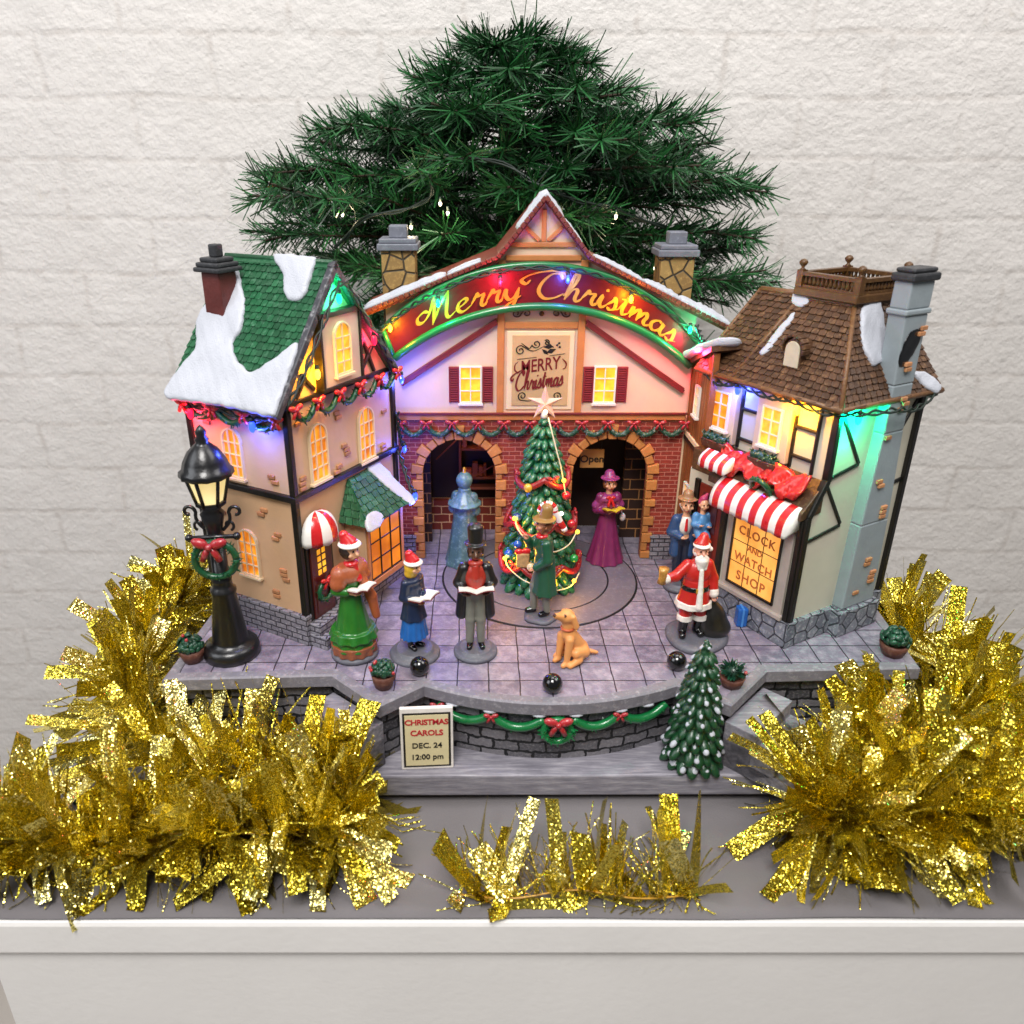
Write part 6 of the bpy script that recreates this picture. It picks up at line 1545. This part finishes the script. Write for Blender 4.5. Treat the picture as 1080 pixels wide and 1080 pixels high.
# lady in magenta
mg, mg2 = cloth('dress_magenta', '#7d2a58'), cloth('cape_magenta', '#8f3a72')
J = dict(JB, haR=(-.25,-.95,5.15), haL=(.55,-.9,5.2)); 
loc, rz, H = (10.9,17.0,.07), .12, 7.7
figure('lady in a long magenta dress and matching bonnet with a yellow book', loc, rz, H, J, [
 ('skirt', [('k',(0,0),.02,5.0,1.72,.6,10,.05,.95,0), ('e',(0,0,5.4),(.72,.56,.9),0)]+sleeve(J,'R',-1,.42,.3)+sleeve(J,'L',1,.42,.3), [mg], .12),
 ('cape', [('e',(0,.03,6.1),(1.05,.7,.48),0), ('c',(-.7,0,6.0),(-1.1,.05,5.4),.36,.38,0), ('c',(.7,0,6.0),(1.1,.05,5.4),.36,.38,0)], [mg2], .15),
 ('neck_bow', [('e',(-.22,-.6,6.35),(.24,.14,.16),0), ('e',(.22,-.6,6.35),(.24,.14,.16),0), ('c',(-.05,-.62,6.3),(-.22,-.8,5.7),.1,.13,0), ('c',(.05,-.62,6.3),(.25,-.8,5.65),.1,.13,0)], [m_red], .05),
 ('hair', [('H',('e',(0,.12,7.5),(.58,.55,.6),0)), ('H',('e',(.42,-.1,7.35),(.2,.28,.34),0)), ('H',('e',(-.42,-.1,7.35),(.2,.28,.34),0))], [cloth('hair_brown', '#7a4a28', bump=.7)], .08),
 ('bonnet', [('H',('c',(0,.14,8.05),(0,.2,8.22),.54,.46,0)), ('H',('e',(0,-.02,7.98),(.84,.8,.13),0))], [mg2], .08)])
book('bright yellow song book held by the lady in magenta', at(loc, rz, H/8.2, (.2,-1.1,5.2)), rz+.15, .8, .95, M('page_yellow', '#d8c02e', .4, var=.08))
hb = thing('hand_muff', 'small white tassel hanging from the arm of the lady in magenta', 'tassel', at(loc, rz, H/8.2, (1.25,-.4,4.6)))
b = MB(); p = at(loc, rz, H/8.2, (1.25,-.4,4.35)); b.ell(p, (.26,.24,.36), 10, 8); b.tube([p, at(loc, rz, H/8.2, (1.05,-.5,5.1))], .06, 6); build('tassel', b, wW, hb, uv=False)
# lady in teal, back turned
te, te2 = cloth('dress_teal', '#47696a', var=.3, dry='#a8c4c4', dryk=.5), cloth('cape_teal', '#527678', var=.3, dry='#b4cfcf', dryk=.5)
J = dict(JB); loc, rz, H = (-1.0,16.6,.07), pi-.3, 8.0
figure('lady in a pale teal dress and cape with her back turned in the arch', loc, rz, H, J, [
 ('skirt', [('k',(0,0),.02,4.6,1.75,.95,8,.06,1.0,0), ('e',(0,.05,4.9),(.98,.85,1.25),0)]+sleeve(J,'R',-1,.42,.32)+sleeve(J,'L',1,.42,.32), [te], .15),
 ('cape', [('k',(0,.05),5.55,6.9,1.42,.4,12,.03,1.0,0), ('e',(0,.05,5.65),(1.4,1.2,.18),0), ('e',(0,.08,6.85),(.55,.5,.28),0)], [te2], .12),
 ('bonnet', [('H',('e',(0,.08,7.65),(.68,.7,.72),0)), ('H',('e',(0,.1,7.15),(.5,.5,.25),0)), ('H',('c',(0,.1,8.3),(0,.1,8.7),.14,.12,1))], [te2, m_gold], .08)])
# father in blue carrying a child
bc = cloth('coat_blue', '#2c4a74'); J = dict(elR=(-1.05,.1,5.0), haR=(-.3,-.8,4.95), elL=(1.1,-.2,5.1), haL=(.75,-.95,5.25))
loc, rz, H = (16.1,12.2,.05), -.1, 7.9
figure('man in a blue coat and brown hat carrying a child behind the Santa', loc, rz, H, J, [
 ('coat', [('c',(-.62,.05,6.1),(-.66,.05,4.6),.42,.45,0), ('c',(.62,.05,6.1),(.66,.05,4.6),.42,.45,0), ('e',(0,.25,5.6),(.88,.4,1.05),0), ('c',(-.5,.1,4.6),(-.55,.1,3.2),.46,.5,0), ('c',(.5,.1,4.6),(.55,.1,3.2),.46,.5,0)]+sleeve(J,'R',-1,.38,.28)+sleeve(J,'L',1,.38,.28), [bc], .14),
 ('shirt', [('e',(0,-.15,5.7),(.55,.42,.85),0)], [wW], .08), ('tie', [('c',(0,-.55,6.4),(0,-.62,5.5),.09,.14,0)], [m_red], .04),
 ('trousers', trousers(J), [cloth('trousers_navy', '#1b2335')], .12), ('shoes', shoes(J), [m_black], .06),
 ('hair', [('H',('e',(0,.14,7.5),(.54,.52,.56),0))], [cloth('hair_sand', '#8a6236', bump=.6)], .06),
 ('hat', [('H',('c',(0,.08,8.05),(0,.1,8.3),.48,.42,0)), ('H',('e',(0,.03,8.0),(.8,.8,.12),0))], [cloth('hat_brown', '#9b7350')], .08)], stand=1.2)
cb = cloth('jacket_light_blue', '#4f86b8')
J = dict(elR=(-.9,-.2,5.3), haR=(-.6,-.9,5.4), elL=(.9,-.1,5.2), haL=(.5,-.85,5.2), knR=(-.4,-.9,3.8), ftR=(-.35,-1.0,2.6), knL=(.4,-.9,3.8), ftL=(.4,-1.0,2.6), toR=(-.4,-1.35,2.4), toL=(.45,-1.35,2.4))
cl = at(loc, rz, H/8.2, (1.0,-1.3,2.75))
figure('child in a light blue jacket and pink cap carried by the man in blue', cl, .15, 5.6, J, [
 ('jacket', [('e',(0,0,5.3),(.95,.75,1.2),0), ('c',(-.35,-.1,4.4),(-.4,-.8,3.9),.5,.42,0), ('c',(.35,-.1,4.4),(.4,-.8,3.9),.5,.42,0)]+sleeve(J,'R',-1,.42,.32)+sleeve(J,'L',1,.42,.32), [cb], .15),
 ('hood', [('H',('e',(0,.22,7.7),(.56,.5,.6),0)), ('H',('c',(0,.15,8.1),(.35,.2,8.6),.42,.16,0))], [cloth('cap_pink', '#a8325e')], .08)])
# Santa
sr = cloth('santa_red', '#b81e16', coat=.45, var=.1); wf = cloth('fur_white', '#e4ddd4', bump=1.0)
J = dict(elR=(-1.75,-.25,5.4), haR=(-2.75,-.6,5.35), elL=(1.3,-.05,5.0), haL=(1.35,-.5,3.75), knR=(-.55,-.15,2.3), ftR=(-.62,0,.35), knL=(.55,-.1,2.2), ftL=(.6,.1,.35), curlR=(0,-.4,1))
J['head'] = (.05,-.15,0)
loc, rz, H = (15.1,4.6,.5), .1, 7.35
sa = figure('Santa in a red suit with white fur holding up a golden scroll', loc, rz, H, J, [
 ('jacket', [('e',(0,-.05,5.55),(1.02,.82,1.15),0), ('k',(0,-.05),3.05,5.0,1.35,.95,6,.04,.85,0)]+sleeve(J,'R',-1,.44,.34,0,.85,1.1)+sleeve(J,'L',1,.46,.36,0,.85,1.1), [sr], .15),
 ('trousers', [('c',(-.42,0,3.6),(-.58,-.15,2.0),.56,.5,0), ('c',(.42,0,3.6),(.58,-.1,2.0),.56,.5,0)], [sr], .1),
 ('fur_trim', [('k',(0,-.05),2.75,3.25,1.46,1.38,9,.03,.87,0), ('c',(0,-.88,6.1),(0,-1.06,4.75),.17,.2,0), ('c',(0,-1.06,4.7),(0,-1.22,3.1),.2,.27,0), ('k',(-.6,-.13),1.5,1.95,.62,.6,6,.03,1,0), ('k',(.6,-.08),1.45,1.9,.62,.6,6,.03,1,0),
   ('c',tuple(Vector(J['elR']).lerp(Vector(J['haR']), .8)),tuple(Vector(J['elR']).lerp(Vector(J['haR']), .92)),.38,.38,0), ('c',tuple(Vector(J['elL']).lerp(Vector(J['haL']), .76)),tuple(Vector(J['elL']).lerp(Vector(J['haL']), .9)),.4,.4,0)], [wf], .05),
 ('belt', [('k',(0,-.05),4.25,4.6,1.14,1.1,3,.0,.87,0), ('b',(.0,-1.06,4.42),(.28,.1,.22),.06,1)], [m_black, m_gold], .03),
 ('boots', [('c',(-.6,-.05,1.5),(-.62,0,.4),.4,.34,0), ('c',(-.62,0,.3),(-.8,-.62,.24),.32,.27,0), ('c',(.6,0,1.5),(.6,.1,.4),.4,.34,0), ('c',(.6,.1,.3),(.72,-.5,.24),.32,.27,0)], [m_black], .1),
 ('beard', [('H',('e',(0,-.42,6.95),(.46,.32,.42),0)), ('H',('c',(0,-.5,6.8),(.02,-.6,5.95),.42,.12,0)), ('H',('c',(-.3,-.4,6.9),(-.2,-.6,6.2),.25,.14,0)), ('H',('c',(.3,-.4,6.9),(.25,-.6,6.2),.25,.14,0)), ('H',('c',(-.05,-.62,7.22),(-.32,-.52,7.1),.11,.06,0)), ('H',('c',(.05,-.62,7.22),(.32,-.52,7.1),.11,.06,0)), ('H',('e',(0,.15,7.3),(.56,.5,.5),0))], [wf], .1),
 ('cap', [('H',('c',(0,.05,8.0),(.2,.2,8.5),.56,.34,0)), ('H',('c',(.2,.2,8.5),(.62,.15,8.05),.3,.16,0)), ('H',('e',(0,-.05,7.93),(.66,.68,.19),1)), ('H',('e',(.72,.0,7.55),(.2,.2,.2),1))], [sr, wf], .06)], fat=1.1, skin=M('skin_rosy', '#d99a80', .4))
b = MB(); b.lathe([(2.15,-.5),(2.2,-.25),(2.0,-.05),(1.7,.0)], (.55,.1,0), 26, True, 0, 3, .05); build('stand', b, m_stand, sa, org=(0,0,0), uv=False)
k = H/8.2; p = Vector(at(loc, rz, k, (-2.95,-.75,5.75)))
sl_ = thing('golden_scroll', 'rolled golden scroll held up in the raised hand of Santa', 'scroll', tuple(p))
b = MB(); b.tube([tuple(p+Vector((-.05,0,-.55))), tuple(p+Vector((0,0,-.2))), tuple(p+Vector((.02,0,.2))), tuple(p+Vector((.05,0,.6)))], [.3,.26,.28,.36], 12); build('scroll', b, M('scroll_gold', '#b8853a', .35, .2, var=.3, vs=3, dry='#f0d8a0'), sl_, uv=False)
sk_ = thing('toy_sack', 'bulging black sack standing beside Santa', 'sack', at(loc, rz, k, (1.75,.3,0)))
b = MB(); o_ = at(loc, rz, k, (1.75,.15,0)); v, f, m = sculpt([('e',(o_[0],o_[1],1.55),(1.05,.9,1.2),0), ('e',(o_[0]+.2,o_[1]-.05,.95),(1.2,1.0,.8),0), ('c',(o_[0]-.1,o_[1],2.4),(o_[0]-.35,o_[1]-.1,3.3),.6,.32,0), ('e',(o_[0]-.4,o_[1]-.1,3.5),(.5,.4,.26),0)], .07, .35, [('b',(o_[0],o_[1],-.5),(3,3,.62),.01,0)]); b.add(v, f, m); build('sack', b, M('sack_black', '#1d1b17', .3, var=.35, vs=1, coat=.4), sk_, uv=False)
bx = thing('blue_parcel', 'small bright blue parcel against the stone base behind the sack', 'parcel', (19.6,6.6,.02))
b = MB(); b.box(19.0,19.75,6.2,7.0,.02,1.5); build('box', b, cloth('parcel_blue', '#1c5fb0'), bx, bevel=.12); b = MB(); b.box(19.3,19.45,6.17,7.03,.05,1.53); build('ribbon', b, cloth('parcel_ribbon', '#4c8fd8'), bx, bevel=.02)
# dog
dg = cloth('dog_tan', '#dd9654', coat=.15, rough=.5, var=.08)
dl = (6.25,1.95,.02); t = thing('dog', 'tan dog sitting on the paving and looking up at the man in green', 'dog', dl); t.rotation_euler = (0,0,-.95)
pr = [('c',(0,.75,.85),(0,-.05,2.2),.66,.52,0), ('e',(0,.8,.7),(.72,.78,.66),0), ('c',(0,-.1,2.2),(0,-.3,3.2),.44,.36,0), ('e',(0,-.35,3.65),(.5,.55,.5),0), ('c',(0,-.65,3.7),(0,-1.3,4.0),.34,.2,0), ('e',(0,-1.45,4.1),(.12,.1,.1),1),
      ('c',(-.42,-.35,2.0),(-.42,-.55,.35),.3,.2,0), ('c',(.42,-.35,2.0),(.42,-.55,.35),.3,.2,0), ('c',(-.42,-.55,.2),(-.42,-.85,.16),.22,.18,0), ('c',(.42,-.55,.2),(.42,-.85,.16),.22,.18,0),
      ('c',(-.5,.85,.7),(-.62,.1,.9),.48,.36,0), ('c',(.5,.85,.7),(.62,.1,.9),.48,.36,0), ('c',(-.75,.25,.4),(-.75,-.5,.18),.3,.19,0), ('c',(.75,.25,.4),(.75,-.5,.18),.3,.19,0),
      ('c',(-.5,-.2,3.75),(-.55,.02,3.0),.17,.22,0), ('c',(.5,-.2,3.75),(.55,.02,3.0),.17,.22,0), ('c',(0,1.5,.3),(.55,2.1,.18),.2,.12,0), ('e',(-.24,-.75,3.92),(.08,.08,.08),1), ('e',(.24,-.75,3.92),(.08,.08,.08),1)]
b = MB(); v, f, m = sculpt(pr, .055, .14); b.add(v, f, m); build('body', b, [dg, M('dog_dark', '#4a2a16', .4)], t, org=(0,0,0), uv=False, recalc=False)
b = MB(); b.lathe([(.47,-.07),(.5,0),(.47,.08)], (0,-.22,2.72), 20); build('collar', b, M('collar_red', '#c0603a', .4), t, org=(0,0,0), uv=False)
# ------------------------------------------------------------------ light and camera
def area(name, loc, target, size, power, color=(1,1,1), sy=None):
    L = bpy.data.lights.new(name, 'AREA'); L.energy = power; L.color = color; L.size = size*S
    if sy: L.shape = 'RECTANGLE'; L.size_y = sy*S
    o = bpy.data.objects.new(name, L); COL.objects.link(o); o.location = [c*S for c in loc]
    o.rotation_euler = (Vector(target)-Vector(loc)).to_track_quat('-Z', 'Y').to_euler(); return o
area('ceiling_light', (-14,-85,135), (5,15,0), 60, 28, (1,.97,.94))
area('window_light', (-130,-60,90), (0,15,10), 90, 10, (.92,.95,1))
area('ceiling_light_side', (110,-10,150), (0,30,0), 80, 12, (1,.97,.95))
area('added_wall_fill', (10,20,175), (10,58,20), 90, 8, (1,.97,.95), 40)  # unseen fill light, added to keep the back wall bright
for i, (p, c, pw) in enumerate(LIGHTS):
    L = bpy.data.lights.new('bulb_light', 'POINT'); L.energy = .075*pw; L.color = BULB[c][1]; L.shadow_soft_size = .003
    o = bpy.data.objects.new('bulb_light', L); COL.objects.link(o); o.location = p*S
for x, pw in ((-1.4, .03), (11.2, .006)):
    L = bpy.data.lights.new('interior_light', 'POINT'); L.energy = pw; L.color = (1,.6,.3); L.shadow_soft_size = .004
    o = bpy.data.objects.new('interior_light', L); COL.objects.link(o); o.location = (x*S, .213, .115)
L = bpy.data.lights.new('lantern_light', 'POINT'); L.energy = .02; L.color = (1,.8,.45); L.shadow_soft_size = .006
o = bpy.data.objects.new('lantern_light', L); COL.objects.link(o); o.location = (lx*S, (ly)*S, .108)
w = bpy.data.worlds.new('World'); scene.world = w; w.use_nodes = True
bg = w.node_tree.nodes['Background']; bg.inputs[0].default_value = (.86,.88,.92,1); bg.inputs[1].default_value = .16
cd = bpy.data.cameras.new('camera'); cam = bpy.data.objects.new('camera', cd); COL.objects.link(cam)
cam.location = (0, -.44, .314); cam.rotation_euler = (pi/2-math.radians(23.8), 0, 0)
cd.sensor_width = 36; cd.lens = 36*844/1080; cd.shift_x = 37/1080; cd.clip_start = .02; cd.clip_end = 20
cd.dof.use_dof = True; cd.dof.focus_distance = .60; cd.dof.aperture_fstop = 9
scene.camera = cam
scene.view_settings.view_transform = 'Standard'; scene.view_settings.look = 'None'; scene.view_settings.exposure = .02; scene.view_settings.gamma = 1
scene.cycles.max_bounces = 6; scene.cycles.use_denoising = True; scene.cycles.sample_clamp_indirect = 4
